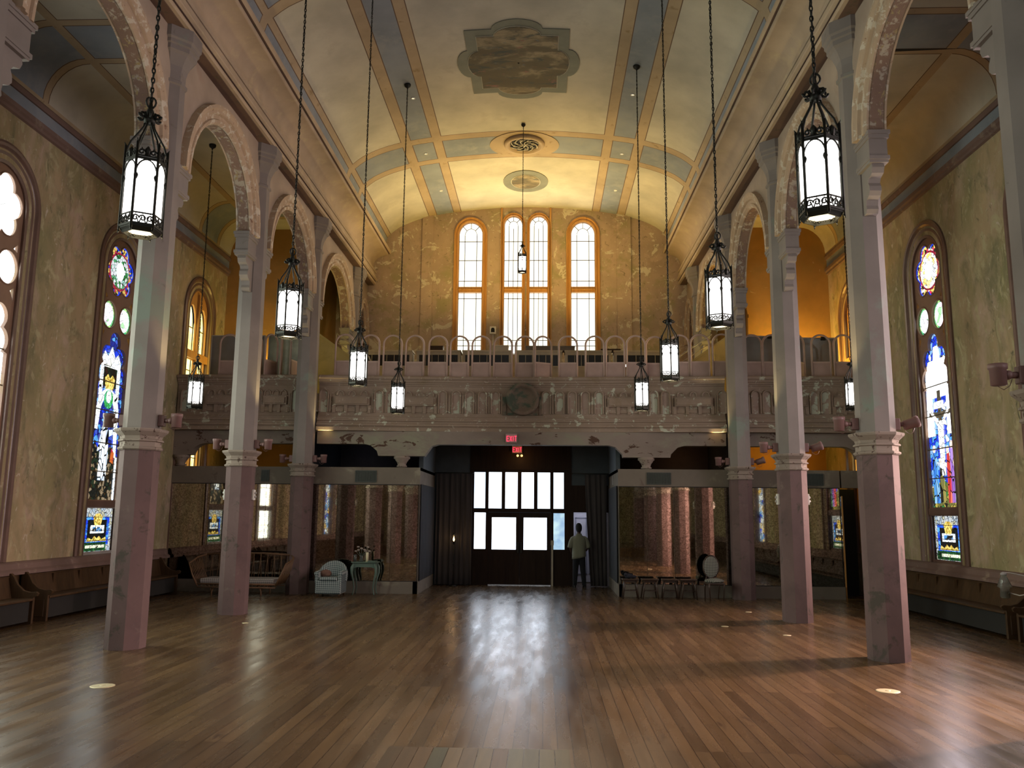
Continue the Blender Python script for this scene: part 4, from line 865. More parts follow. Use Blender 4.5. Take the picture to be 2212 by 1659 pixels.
# dark door opening and mirrored door leaf on the right
r = thing('mirrored_door', 'narrow open mirrored door beside dark doorway in the right aisle', 'door', (7.74, 22.08, 0))
m = MB(); m.box(0, .03, -.02, .6, .0, 2.62); m.build('leaf', Mgold, r); m = MB(); m.box(-.02, .0, .0, .6, .02, 2.6); m.build('mirror_pane', Mmirror, r)
m = MB(); m.box(7.76, WR, 22.05, 22.25, 2.83, 3.28); m.box(8.5, WR, 22.05, 22.25, 0, 2.83); m.build('wall_doorway_right', Mbox, kind='structure')
m = MB(); m.box(7.76, 8.5, 23.2, 23.25, 0, 2.83); m.box(7.76, 7.8, 22.7, 23.2, 0, 2.83); m.build('wall_behind_doorway', Mdark, kind='structure')
m = MB(); m.box(7.78, 8.5, 22.04, 22.10, 0, .02); o = m.build('brass_threshold', plain('brass', (.55, .40, .15), .3, 1)); tag(o, 'thin brass threshold strip of the dark doorway in the right aisle', 'threshold')
# vents on the header band
def vent(x, w, lab):
    r = thing('wall_vent', lab, 'vent', (x, 22.05, 3.04)); m = MB(); m.box(-w/2, w/2, -.012, 0, -.155, .155); m.build('backing', Mdark, r)
    m = MB(); mg = plain('grey_green_metal', (.05, .06, .05), .5) if 'grey_green_metal' not in bpy.data.materials else bpy.data.materials['grey_green_metal']
    for z in (-.15, .145): m.box(-w/2, w/2, -.025, 0, z-.01, z+.01)
    n = int(w/.028)
    for i in range(n+1): xx = -w/2+w*i/n; m.box(xx-.009, xx+.009, -.02, -.01, -.15, .15)
    m.build('slats', mg, r)
vent(-4.73, .56, 'slatted grey green vent above the mirror behind the armchair'); vent(3.03, .62, 'slatted grey green vent above the mirror behind the stools'); vent(7.08, .42, 'slatted grey green vent above the mirror in the right aisle'); vent(-7.45, .20, 'small dark vent beside the left column on the header of the box')
m = MB(); m.box(0, .012, -.06, .06, -.13, .13); o = m.build('wall_vent', Mgrey, loc=(1.945, 23.6, 3.05)); tag(o, 'small pale vent high on the inner side of the right mirrored box', 'vent')
# pleated drapes
def drape(name, lab, a, b, z0, z1, mat, amp=.05, per=.16, top=None):
    a = Vector(a); b = Vector(b); L = (b-a).length; d = (b-a).normalized(); nrm = Vector((-d.y, d.x, 0)); n = int(L/per*8); m = MB(); rows = []
    for j in range(9):
        z = z0+(z1-z0)*j/8; row = []
        for i in range(n+1):
            t = i/n; tt = t
            if top: tt = t*(1-(top*(1-j/8)**1.3)) if top > 0 else 1-(1-t)*(1-(-top)*(1-j/8)**1.3)
            am = amp*(.7+.3*math.sin(i*.37))*(1-.25*j/8); p = a+d*(L*tt)+nrm*(am*math.sin(2*PI*t*L/per+.4*math.sin(t*9)+.15*math.sin(j)))
            row.append((p.x, p.y, z))
        rows.append(row)
    m.loft(rows, 0, closed=False, caps=False); o = m.build(name, mat, fix=False); s = o.modifiers.new('t', 'SOLIDIFY'); s.thickness = .012; tag(o, lab, 'curtain'); return o
drape('curtain', 'long brown pleated curtain left of the wooden doors', (-3.20, 24.92, 0), (-2.14, 24.92, 0), .02, 3.27, Mcur)
drape('curtain', 'brown pleated curtain pulled aside right of the standing man', (1.24, 24.95, 0), (1.88, 24.95, 0), .02, 3.27, Mcur, .045, .15, -.25)
drape('side_drape', 'slate blue drape on the inner side of the left mirrored box', (-3.25, 22.15, 0), (-3.25, 24.8, 0), .33, 2.84, Mcurb, .018, .14)
drape('side_drape', 'slate blue drape on the inner side of the right mirrored box', (1.935, 22.15, 0), (1.935, 24.75, 0), .33, 2.84, Mcurb, .018, .14)
for x0, x1, lb in ((-3.26, -2.1, 'left'), (.84, 1.94, 'right')):
    m = MB(); m.tube([(x0, 24.90, 3.29), (x1, 24.90, 3.29)], .014, 8); m.ball((x0+.02, 24.9, 3.29), .022, 8); m.ball((x1-.02, 24.9, 3.29), .022, 8)
    tag(m.build('curtain_rod', Miron), 'thin dark curtain rod over the %s brown curtain' % lb, 'curtain rod')

# ------------------------------------------------------------------ entrance doors
YD = 25.1
def TD(u, z, d): return (u, YD+d, z)
UP = [(-2.09, -1.75), (-1.65, -1.26), (-1.15, -.78), (-.66, -.29), (-.18, .20), (.30, .61)]
rows = [[(a, 2.25), (b, 2.25), (b, 3.33), (a, 3.33)] for a, b in UP]+[[(a, 1.05), (b, 1.05), (b, 2.12), (a, 2.12)] for a, b in ((-2.07, -1.73), (.30, .63))]
root = bpy.data.objects.new('window_entrance_1', None); COL.objects.link(root); root['kind'] = 'structure'
m = MB(); holed(m, TD, [(-2.22, 0), (-1.645, 0), (-1.645, 2.15), (.225, 2.15), (.225, 0), (.84, 0), (.84, 4.24), (-2.22, 4.24)], rows, 0, .09)
for x in (-1.9, -1.55, -1.15, -.75, -.3, .12, .5): m.box(x-.01, x+.01, YD-.008, YD, 3.42, 4.2)
m.box(-2.22, .84, YD-.03, YD, 3.40, 3.45); m.box(-1.66, .24, YD-.04, YD, 2.14, 2.19); m.build('screen_frame', Mdoor, root)
for i, q in enumerate(rows):
    m = MB(); m.box(q[0][0], q[1][0], YD+.04, YD+.05, q[0][1], q[2][1]); m.build('screen_glass', Mdoorg if i in (0, 4, 5) else (Mdoorg3 if i == 7 else Mdoorg2), root)
def leaf(nm, x0, x1, px0, px1, hx, lab):
    r = bpy.data.objects.new(nm, None); COL.objects.link(r); r['kind'] = 'structure'
    m = MB(); holed(m, TD, [(x0, .03), (x1, .03), (x1, 2.13), (x0, 2.13)], [[(px0, 1.04), (px1, 1.04), (px1, 1.98), (px0, 1.98)]], .0, .05)
    for z0, z1 in ((.2, .9),): m.box(x0+.14, x1-.14, YD-.008, YD, z0, z1)
    m.build('door_leaf', Mdoor, r); m = MB(); m.box(px0, px1, YD+.02, YD+.03, 1.04, 1.98); m.build('door_pane', Mdoorg2, r)
    m = MB(); m.box(hx-.02, hx+.02, YD-.06, YD-.0, .95, 1.25); m.build('door_handle', Miron, r)
leaf('door_1', -1.64, -.712, -1.54, -.82, -.76, ''); leaf('door_2', -.708, .22, -.59, .10, -.66, '')
m = MB(); m.box(.235, .29, YD-.05, YD, 0, 1.3); m.box(.22, .31, YD-.08, YD, 1.18, 1.32); tag(m.build('door_closer_post', Mcreamw), 'slim post with small box standing right of the wooden doors', 'post')
m = MB(); m.box(-1.64, .22, YD-.04, YD+.1, 0, .025); tag(m.build('door_daylight_strip', plain('steel', (.5, .5, .52), .25, 1)), 'added metal strip standing in for daylight below the pair of wooden doors', 'threshold')  # added steel strip in place of daylight showing under the doors
# vestibule behind the open side door
m = MB(); m.box(.86, .90, 25.2, 26.6, 0, 2.9); m.box(1.9, 2.0, 25.2, 26.6, 0, 2.9); m.box(.86, 2.0, 26.6, 26.7, 0, 2.9); m.box(.86, 2.0, 25.2, 26.7, 2.9, 2.95); m.build('wall_vestibule', Mdoorw, kind='structure')
m = MB(); m.box(.84, 1.95, 25.1, 25.18, 2.17, 2.95); m.box(.84, .90, 25.08, 25.2, 0, 2.17); m.box(.90, 1.95, 25.08, 25.1, 2.15, 2.22); m.build('trim_side_door', Mdoor, kind='structure')
r = bpy.data.objects.new('door_3', None); COL.objects.link(r); r['kind'] = 'structure'
m = MB(); m.box(.93, 1.86, 26.45, 26.50, .02, 2.12); m.build('door_leaf', Mdoorw, r)
m = MB()
for x0, x1, z0, z1 in ((1.0, 1.36, .25, 1.0), (1.42, 1.80, .25, 1.0), (1.0, 1.36, 1.12, 2.0), (1.42, 1.80, 1.12, 2.0)):
    for a in ((x0, x1, z0, z0+.03), (x0, x1, z1-.03, z1), (x0, x0+.03, z0, z1), (x1-.03, x1, z0, z1)): m.box(a[0], a[1], 26.43, 26.45, a[2], a[3])
m.build('door_panel_moulding', plain('blue_shadow_paint', (.25, .25, .30), .5), r)

# ------------------------------------------------------------------ hanging lanterns
def scroll(m, c, d, r0, turns, th, up=1, n=14):
    c = Vector(c); d = Vector(d).normalized(); pts = []
    for i in range(n+1):
        t = i/n; a = turns*2*PI*t; r = r0*(1-.75*t); pts.append(c+d*(r*math.cos(a))+Vector((0, 0, up*r*math.sin(a))))
    m.tube(pts, th, 5)
def lantern(chain_len, sc=1.0):
    MB.tk = 1.4
    r = thing('hanging_lantern', '', 'lantern'); R = .165; H = .60
    V = [(R*math.cos(a), R*math.sin(a)) for a in [PI/6+PI/3*k for k in range(6)]]
    m = MB(); rr = R-.012
    m.loft([[(x*rr/R, y*rr/R, z) for x, y in V] for z in (.10, H)], 0, smooth=False); m.build('glass_shade', Mlamp, r)
    m = MB(); m.lathe([(.005, .0), (.125, .0), (.125, .012), (.005, .012)], n=20, smooth=False); m.build('underside_glass', Mlampb, r)
    m = MB()
    for x, y in V: m.tube([(x*1.02, y*1.02, -.02), (x*1.02, y*1.02, H+.14)], .0085, 5); m.tube([(x*1.02, y*1.02, H+.14), (x*1.10, y*1.10, H+.17)], [.007, .001], 4); m.tube([(x*1.02, y*1.02, -.02), (x*1.08, y*1.08, -.05)], [.008, .001], 4)
    for k in range(6):
        a, b = Vector((*V[k], 0)), Vector((*V[(k+1) % 6], 0)); e = (b-a); up = Vector((0, 0, 1))
        # pointed arch with small cusps at the top of each pane
        for p0, q0, s in ((a, b, 1), (b, a, 1)):
            m.tube([p0+(q0-p0)*(.5*(1-math.cos(t*PI/2)))+up*(H-.14+.13*math.sin(t*PI/2)) for t in [i/6 for i in range(7)]], .005, 4)
            m.tube([p0+(q0-p0)*.05+up*(H-.14), p0+(q0-p0)*.09+up*(H-.16), p0+(q0-p0)*.03+up*(H-.19)], .006, 4)
        m.bar(a+up*H, b+up*H, .012, .02)
    m.build('frame', Miron, r)
    m = MB()
    for k in range(6):
        a, b = Vector((*V[k], 0)), Vector((*V[(k+1) % 6], 0)); up = Vector((0, 0, 1)); e = b-a
        m.bar(a+up*(H+.02), b+up*(H+.02), .012, .014)
        c = a+e*.5; m.tube([c+up*(H+.02), c+up*(H+.08), c+up*(H+.11)], [.012, .02, .003], 5); m.ball(c+up*(H+.06), .016, 6)
        for f in (.22, .78): 
            q = a+e*f; scroll(m, q+up*(H+.052), e, .028, 1.1, .006); m.tube([q+up*(H+.06), q+up*(H+.095)], [.010, .002], 4)
        for f in (.38, .62): m.tube([a+e*f+up*(H+.02), a+e*(.5+(f-.5)*.3)+up*(H+.07)], .006, 4)
    m.build('cresting', Miron, r)
    m = MB()
    for k in range(6):
        a, b = Vector((*V[k], 0))*1.03, Vector((*V[(k+1) % 6], 0))*1.03; up = Vector((0, 0, 1)); e = b-a
        m.bar(a+up*.115, b+up*.115, .008, .012); m.bar(a+up*.02, b+up*.02, .014, .02)
        for f, sg in ((.17, 1), (.5, -1), (.83, 1)): scroll(m, a+e*f+up*.067, e*sg, .030, 1.2, .0045); m.tube([a+e*(f-.15)+up*.025, a+e*f+up*.11, a+e*(f+.15)+up*.025], .004, 4)
    m.loft([[(x*f, y*f, z) for x, y in V] for f, z in ((1.04, .03), (1.04, .0), (.86, -.035), (.80, -.035), (.80, 0))], 0, smooth=False, caps=False)
    for k in range(18): a = 2*PI*k/18; m.tube([(.125*math.cos(a), .125*math.sin(a), -.008), (.105*math.cos(a), .105*math.sin(a), -.006)], [.014, .002], 4)
    m.build('bottom_band', Miron, r)
    m = MB()
    for x, y in V: m.tube([(x*f, y*f, H+z) for f, z in ((1, .02), (.98, .10), (.80, .19), (.50, .27), (.26, .34), (.18, .40))], .007, 5)
    m.lathe([(.0, .36), (.05, .38), (.05, .42), (.03, .45), (.035, .48), (.02, .52), (.012, .58), (.002, .60)], (0, 0, H), 8)
    m.build('dome_straps', Miron, r)
    m = MB()
    for k in range(6):
        a = PI/3*k; d = Vector((math.cos(a), math.sin(a), 0)); scroll(m, d*.072+Vector((0, 0, H+.44)), d, .032, 1.15, .0075, -1); m.tube([d*.03+Vector((0, 0, H+.40)), d*.05+Vector((0, 0, H+.47))], .008, 5)
        if k % 2 == 0: m.tube([Vector((0, 0, H+.52))+d*(.045*math.sin(t))+Vector((0, 0, .05*(1-math.cos(t)))) for t in [PI*i/6 for i in range(7)]], .0065, 5)
    m.build('scroll_finial', Miron, r)
    m = MB(); z = H+.60; k = 0; zt = chain_len
    while z < zt-.10:
        a = (k % 2)*PI/2+k*.13; u = Vector((math.cos(a), math.sin(a), 0))
        m.tube([Vector((0, 0, z))+u*(.013*math.cos(t))+Vector((0, 0, .030*math.sin(t))) for t in [2*PI*i/8 for i in range(8)]], .0048, 4, loop=True, caps=False); z += .046; k += 1
    m.tube([(.012*math.cos(t*9), .012*math.sin(t*9), H+.6+(zt-H-.7)*t/20) for t in [i*.25 for i in range(81)]], .0035, 3)
    m.build('chain', Miron, r)
    m = MB(); m.lathe([(.012, zt-.13), (.02, zt-.10), (.075, zt-.06), (.085, zt-.02), (.085, zt)], n=16); m.build('ceiling_canopy', Miron, r); MB.tk = 1.0
    return r
ZL = 4.42
L0 = lantern(vz(-3.45)-ZL); L0.location = (-3.45, 6.67, ZL); L0['group'] = 'nave lanterns'
L0['label'] = 'black iron hanging lantern, large, in front of the nearest left column'
names = [(-3.45, 10.83, 'black iron hanging lantern, second along the left of the nave'), (-3.45, 15.07, 'black iron hanging lantern, third along the left, before the gallery rail'), (-3.45, 19.3, 'black iron hanging lantern, smallest and lowest on the left, before the balcony front'),
         (2.2, 6.38, 'black iron hanging lantern, largest, left of the nearest right column'), (2.2, 10.23, 'black iron hanging lantern, second along the right of the nave'), (2.2, 14.38, 'black iron hanging lantern, third along the right, before the gallery rail'), (2.2, 18.55, 'black iron hanging lantern, smallest and lowest on the right, before the balcony front')]
for x, y, lb in names: dup(L0, (x, y, ZL), 0, lb, 'nave lanterns')
LA = lantern(10.97-4.47); LA.location = (-8.15, 18.9, 4.47); LA['label'] = 'black iron hanging lantern in the left aisle, before the plain amber window'; LA['group'] = 'aisle lanterns'
dup(LA, (7.02, 18.9, 4.50), 0, 'black iron hanging lantern in the right aisle, half hidden by the nearest right column', 'aisle lanterns').scale = (1, 1, .995)
LC = lantern((12.92-8.62)/.72); LC.scale = (.72, .72, .72); LC.location = (-.60, 21.9, 8.62); LC['label'] = 'small high iron lantern hanging in the middle before the paired lancets'
for x, y in [(-3.45, 6.67), (2.2, 6.38)]+[(a, b) for a, b, _ in names if b > 7]: point('lantern_bulb', (x, y, ZL-.12), 9, (1, .80, .50), .1)

# ------------------------------------------------------------------ spotlights on the columns
def spotlight():
    r = thing('column_spotlight', '', 'spotlight')
    m = MB(); m.box(-.05, .05, -.05, .05, -.09, .09); soften(m.build('wall_plate', Mspot, r), .01)
    m = MB(); m.tube([(.05, 0, 0), (.13, 0, 0)], .035, 8); m.ball((.14, 0, 0), .05, 10); m.tube([(.10, 0, -.04), (.13, 0, -.11), (.19, 0, -.15), (.24, 0, -.12), (.26, 0, -.06)], .004, 4); m.build('arm', Mspot, r)
    h = bpy.data.objects.new('lamp_head', None)
    m = MB(); m.lathe([(.055, -.13), (.075, -.125), (.078, .03), (.09, .04), (.09, .09), (.08, .09)], n=14); o = m.build('housing', Mspot, r); o.location = (.235, 0, .02)
    m = MB(); m.lathe([(.075, .075), (.075, .082)], n=14); l = m.build('lens', Mlampb, o)
    return r
SP = None
def put_spot(x, y, sg, tilt, rz, lab, z=3.48):
    global SP
    if SP is None: SP = spotlight(); o = SP
    else: o = dup(SP, (0, 0, 0))
    o.location = (x+sg*(OW+.052), y, z); o.rotation_euler = (0, 0, rz if sg > 0 else PI+rz)
    for c in o.children:
        if c.name.startswith('housing'): c.rotation_euler = (0, tilt, 0)
    o['label'] = lab; o['group'] = 'column spotlights'; return o
oc = ['nearest', 'second', 'third']
for i in range(3):
    y = COLY[3+i]
    put_spot(XL, y, -1, (0, 0, 0)[i], 0, 'mauve spotlight on the aisle side of the %s left column' % oc[i]); put_spot(XL, y, 1, (0, 0, 0)[i], 0, 'mauve spotlight on the nave side of the %s left column' % oc[i])
    put_spot(XR, y, 1, 1.25, -.15, 'mauve spotlight turned outward on the aisle side of the %s right column' % oc[i]); put_spot(XR, y, -1, 0, 0, 'mauve spotlight on the nave side of the %s right column' % oc[i])
put_spot(XR, COLY[2], -1, 0, 0, 'mauve spotlight with loop of cord on the column cut off by the right edge')
for i in range(3):
    y = COLY[3+i]
    for x, s in ((XL, 1), (XR, -1)): spot('column_uplight', (x+s*(OW+.30), y, 3.75), (x+s*(OW+.05), y, 9.5), 170, (1, .78, .36), .9, .8, .05)
# wall brackets on the second pair of columns (white fittings)
for x, s, y, lb in ((XL, -1, COLY[4], 'aisle side of the second left column'), (XL, 1, COLY[4], 'nave side of the second left column'), (XR, -1, COLY[4], 'nave side of the second right column'), (XR, 1, COLY[4], 'aisle side of the second right column')):
    r = thing('alarm_box', 'small white electrical box on the %s' % lb, 'electrical box', (x+s*(OW+.012), y, 2.42)); m = MB(); m.box(*sorted((0, s*.05)), -.06, .06, -.11, .11); soften(m.build('case', Mwhite, r), .012); m = MB(); m.ball((s*.06, 0, .04), .03, 8); m.ball((s*.06, 0, -.04), .03, 8); m.build('lens', Mgrey, r)

# ------------------------------------------------------------------ furniture
def armchair(loc, rz):
    r = thing('armchair', 'small round-backed armchair in blue gingham beside the green table', 'chair', loc, rz)
    m = MB(); m.box(-.33, .33, -.36, .28, .06, .40); soften(m.build('seat_base', Mging, r), .05, 3)
    m = MB(); m.box(-.23, .23, -.38, .16, .38, .48); soften(m.build('seat_cushion', Mging, r), .045, 3)
    m = MB(); rings = []
    for i in range(15):
        t = i/14; a = PI*(t); c, s = math.cos(a), math.sin(a)
        x = -.34*c; y = .05+.24*s; h = .50+.36*s**.8; th = .055
        rings.append([(x*(1+q*.12), y*(1+.1*q)+.02*q, z) for q, z in ((1, .30), (1.35, .5), (1.3, h-.05), (.9, h), (.2, h), (-.6, h-.05), (-.8, .5), (-.8, .38))])
    m.loft(rings, 0); subd(m.build('curved_back', Mging, r), 1)
    for s in (-1, 1):
        m = MB(); m.box(s*.29-.05, s*.29+.05, -.34, .12, .34, .55); m.tube([(s*.30, -.36, .56), (s*.30, .1, .58)], .062, 10); soften(m.build('arm', Mging, r), .02)
        m = MB(); m.lathe([(.02, 0), (.028, .03), (.03, .08)], (s*.27, -.30, 0), 8); m.lathe([(.02, 0), (.028, .03), (.03, .08)], (s*.27, .22, 0), 8); m.build('foot', Mpew, r)
    return r
armchair((-5.36, 21.33, 0), .0)
m = MB(); m.ball((0, 0, 0), .10, 12, 0, (1.5, .6, 1)); m.ball((.07, -.04, -.03), .06, 10, 0, (1.3, .6, .8)); o = m.build('brown_cushion', plain('rust_cloth', (.14, .07, .05), .9), loc=(-5.48, 21.20, .555)); tag(o, 'crumpled rust brown cushion in the left corner of the gingham armchair', 'cushion')
# green console table with curved legs
tb = thing('console_table', 'green painted table with curved legs beside the gingham armchair', 'table', (-4.60, 21.77, 0))
m = MB(); m.box(-.33, .33, -.20, .20, .80, .825); soften(m.build('table_top', Mgreen, tb), .008)
m = MB(); m.box(-.28, .28, -.165, .165, .70, .80); m.poly([(-.28, -.168, .70), (-.28, -.168, .66), (-.18, -.168, .695), (.18, -.168, .695), (.28, -.168, .66), (.28, -.168, .70)], (0, .012, 0)); m.build('apron', Mgreen, tb)
for sx in (-1, 1):
    for sy in (-1, 1):
        m = MB(); m.tube([(sx*.27, sy*.16, .78), (sx*.31, sy*.18, .68), (sx*.315, sy*.185, .55), (sx*.27, sy*.165, .36), (sx*.245, sy*.155, .18), (sx*.265, sy*.165, .05), (sx*.285, sy*.175, 0)], [.03, .04, .034, .022, .016, .015, .020], 8); m.build('leg', Mgreen, tb)
vz_ = thing('vase_of_flowers', 'clear glass vase holding dry pale flowers on the green table', 'vase', (-4.70, 21.72, .825))
mg = plain('clear_glass', (.7, .75, .7), .05, 0, .02); mg.node_tree.nodes['Principled BSDF'].inputs['Transmission Weight'].default_value = .9
m = MB(); m.lathe([(.045, 0), (.05, .06), (.042, .13), (.05, .16), (.044, .16), (.036, .13), (.044, .06), (.04, .01)], n=16); m.build('vase', mg, vz_)
m = MB(); hd = []
for i in range(9):
    a = i*2.4; l = .10+.05*(i % 3); t = (math.cos(a)*l, math.sin(a)*l*.6, .26+.07*((i*7) % 4)/2); m.tube([(0, 0, .02), (t[0]*.3, t[1]*.3, .15), t], .0035, 4); hd.append(t)
m.build('stems', Mgreen, vz_)
mf = plain('dry_petals', (.42, .34, .30), .9)
for t in hd:
    m = MB()
    for k in range(5): a = k*1.257; m.ball((t[0]+.022*math.cos(a), t[1]+.015*math.sin(a), t[2]+.01), .016, 6, 0, (1, .7, 1.3))
    m.build('flower', mf, vz_)
cd = thing('pillar_candle', 'tall cream pillar candle on the green table', 'candle', (-4.55, 21.70, .825)); m = MB(); m.lathe([(.036, 0), (.036, .235), (.030, .242), (.004, .236)], n=16); m.build('wax', Mcandle, cd); m = MB(); m.tube([(0, 0, .23), (.003, 0, .262)], .003, 4); m.build('wick', Mdark, cd)
cd = thing('glass_of_candle', 'short white candle in glass left of the vase on the green table', 'candle', (-4.86, 21.70, .825)); m = MB(); m.lathe([(.034, 0), (.034, .17)], n=14); m.build('wax', Mwhite, cd); m = MB(); m.lathe([(.038, 0), (.040, .18), (.037, .18), (.036, .003)], n=14); m.build('glass', mg, cd)
m = MB(); m.box(-.10, .10, -.14, .14, 0, .03); m.box(-.098, .098, -.138, .138, .005, .025, 0); o = m.build('closed_book', Mgreen, loc=(-4.40, 21.70, .826)); tag(o, 'green covered book lying at the right end of the green table', 'book')
# wicker daybed
db = thing('wicker_daybed', 'low wicker daybed with striped mattress behind the second left column', 'daybed', (-7.60, 21.15, 0))
m = MB()
for dy in (-.38, .38): m.tube([(-.98, dy, .30), (.98, dy, .30)], .022, 6); m.tube([(-.98, dy, .22), (.98, dy, .22)], .016, 6)
for x in [i*.098-.98 for i in range(21)]: m.tube([(x, -.38, .22), (x+.03, -.38, .30)], .008, 4)
m.box(-.98, .98, -.37, .37, .28, .31); m.build('seat_frame', Mwick, db)
for s in (-1, 1):
    m = MB(); top = [(s*1.22, -.36, .80), (s*1.24, -.1, .84), (s*1.24, .2, .92), (s*1.1, .42, .98)]
    m.tube(top, .022, 6); m.tube([(s*.98, -.38, .26), (s*1.10, -.40, .5), (s*1.22, -.36, .80)], .020, 6)
    for i in range(9):
        t = i/8; y = -.36+.74*t; m.tube([(s*.98, y, .28), (s*(1.12), y, .55), (s*1.23, y, .81+.14*t)], .009, 5)
        if i < 8: m.tube([(s*.98, y, .28), (s*1.12, y+.09, .55), (s*1.23, y+.0, .81+.14*t)], .007, 4)
    m.build('end_scroll', Mwick, db)
m = MB(); m.tube([(-1.1, .42, .98), (-.4, .44, 1.02), (.4, .44, 1.02), (1.1, .42, .98)], .022, 6)
for i in range(25): x = -1.08+.09*i; m.tube([(x, .40, .30), (x+(.05 if i % 2 else -.05), .43, 1.0)], .008, 4)
m.build('back_rail', Mwick, db)
for sx in (-.62, .62):
    for sy in (-.34, .34): m = MB(); m.tube([(sx*.80, sy, .28), (sx*.93, sy, .22), (sx, sy, .12), (sx, sy, 0)], [.014, .018, .020, .016], 6); m.tube([(sx*1.25, sy, .28), (sx*1.08, sy, .22), (sx, sy, .12)], [.012, .014, .012], 6); m.build('leg', Mwick, db)
m = MB(); m.box(-.93, .93, -.36, .36, .31, .43); soften(m.build('mattress', Mtick, db), .03, 3)
# stools
def stool():
    r = thing('wooden_stool', '', 'stool')
    m = MB(); m.box(-.21, .21, -.15, .15, .455, .49); m.box(-.17, .17, -.11, .11, .40, .455); soften(m.build('seat', Mpewd, r), .01)
    for sx in (-1, 1):
        for sy in (-1, 1): m = MB(); m.tube([(sx*.13, sy*.09, .45), (sx*.16, sy*.12, .28), (sx*.195, sy*.15, 0)], [.02, .022, .014], 8); m.build('leg', Mpewd, r)
    m = MB(); 
    for sy in (-1, 1): m.tube([(-.165, sy*.125, .20), (.165, sy*.125, .20)], .011, 6)
    m.tube([(0, -.125, .20), (0, .125, .20)], .010, 6); m.build('stretcher', Mpewd, r); return r
Mpewd = wood('dark_walnut', (.03, .016, .010), (.055, .03, .018), .35)
s0 = stool(); sx = [(2.20, 'under a dark bundle, leftmost of the four below the mirror'), (2.69, 'second from left below the mirror'), (3.20, 'third from left below the mirror'), (3.66, 'rightmost, next to the gingham dining chair')]
s0.location = (sx[0][0], 21.62, 0); s0['label'] = 'dark wooden stool, '+sx[0][1]; s0['group'] = 'stools below the mirror'
for i, (x, lb) in enumerate(sx[1:]): dup(s0, (x, 21.62+.02*i, 0), (.06, -.05, .1)[i], 'dark wooden stool, '+lb, 'stools below the mirror')
m = MB(); m.ball((0, 0, .064), .09, 10, 0, (1.3, 1, .7)); m.ball((.11, .02, .045), .07, 10, 0, (1.3, 1, .6)); m.ball((-.08, -.03, .10), .05, 8); o = m.build('dark_bag', plain('black_cloth', (.012, .012, .02), .9), loc=(2.17, 21.62, .49)); tag(o, 'crumpled black bag lying on the leftmost stool', 'bag')
ch = thing('side_chair', 'dark framed chair with oval gingham back below the right mirror', 'chair', (4.28, 21.45, 0), .12)
m = MB(); m.ball((0, 0, .47), .24, 14, 0, (1.05, 1.0, .28)); m.build('seat', Mgingb, ch)
m = MB(); m.ball((0, .22, .80), .24, 16, 0, (.82, .10, 1.10)); m.build('back_pad', Mgingb, ch)
m = MB(); m.tube([(.20*math.cos(t), .235, .80+.28*math.sin(t)) for t in [2*PI*i/24 for i in range(24)]], .020, 6, loop=True, caps=False)
for s in (-1, 1): m.tube([(s*.12, .235, .57), (s*.16, .22, .44)], .018, 6)
m.build('back_frame', Mpewd, ch)
m = MB(); m.box(-.21, .21, -.20, .21, .38, .43); soften(m.build('seat_rail', Mpewd, ch), .02)
for sx_ in (-1, 1):
    for sy in (-1, 1): m = MB(); m.tube([(sx_*.19, sy*.18, .42), (sx_*.185, sy*.18, .3), (sx_*.17, sy*.18+(.05 if sy > 0 else 0), 0)], [.026, .02, .012], 8); m.build('leg', Mpewd, ch)
# torch lamp before the left curtain
tl = thing('torch_floor_lamp', 'slim dark standing lamp with glowing flame bulb before the left curtain', 'lamp', (-2.62, 24.6, 0))
m = MB(); m.lathe([(.12, 0), (.12, .015), (.05, .03), (.02, .06)], n=16); m.tube([(0, 0, .03), (0, 0, 1.20)], .010, 8); m.lathe([(.02, .6), (.028, .62), (.02, .64)], n=10); m.build('pole', Miron, tl)
m = MB(); m.lathe([(.012, 1.19), (.022, 1.21), (.045, 1.27), (.048, 1.275), (.02, 1.26)], n=10)
for k in range(4): a = PI/2*k; m.tube([(.045*math.cos(a), .045*math.sin(a), 1.27), (.055*math.cos(a), .055*math.sin(a), 1.38), (.02*math.cos(a), .02*math.sin(a), 1.50)], .004, 4)
m.lathe([(.05, 1.43), (.03, 1.48), (.006, 1.53)], n=10); m.build('holder', Miron, tl)
m = MB(); m.lathe([(.004, 1.27), (.022, 1.31), (.024, 1.34), (.012, 1.40), (.002, 1.44)], n=10); m.build('flame_bulb', emit('flame_glow', (1, .62, .25), 9), tl)
point('torch_lamp_light', (-2.62, 24.5, 1.40), 2.2, (1, .6, .3), .04)
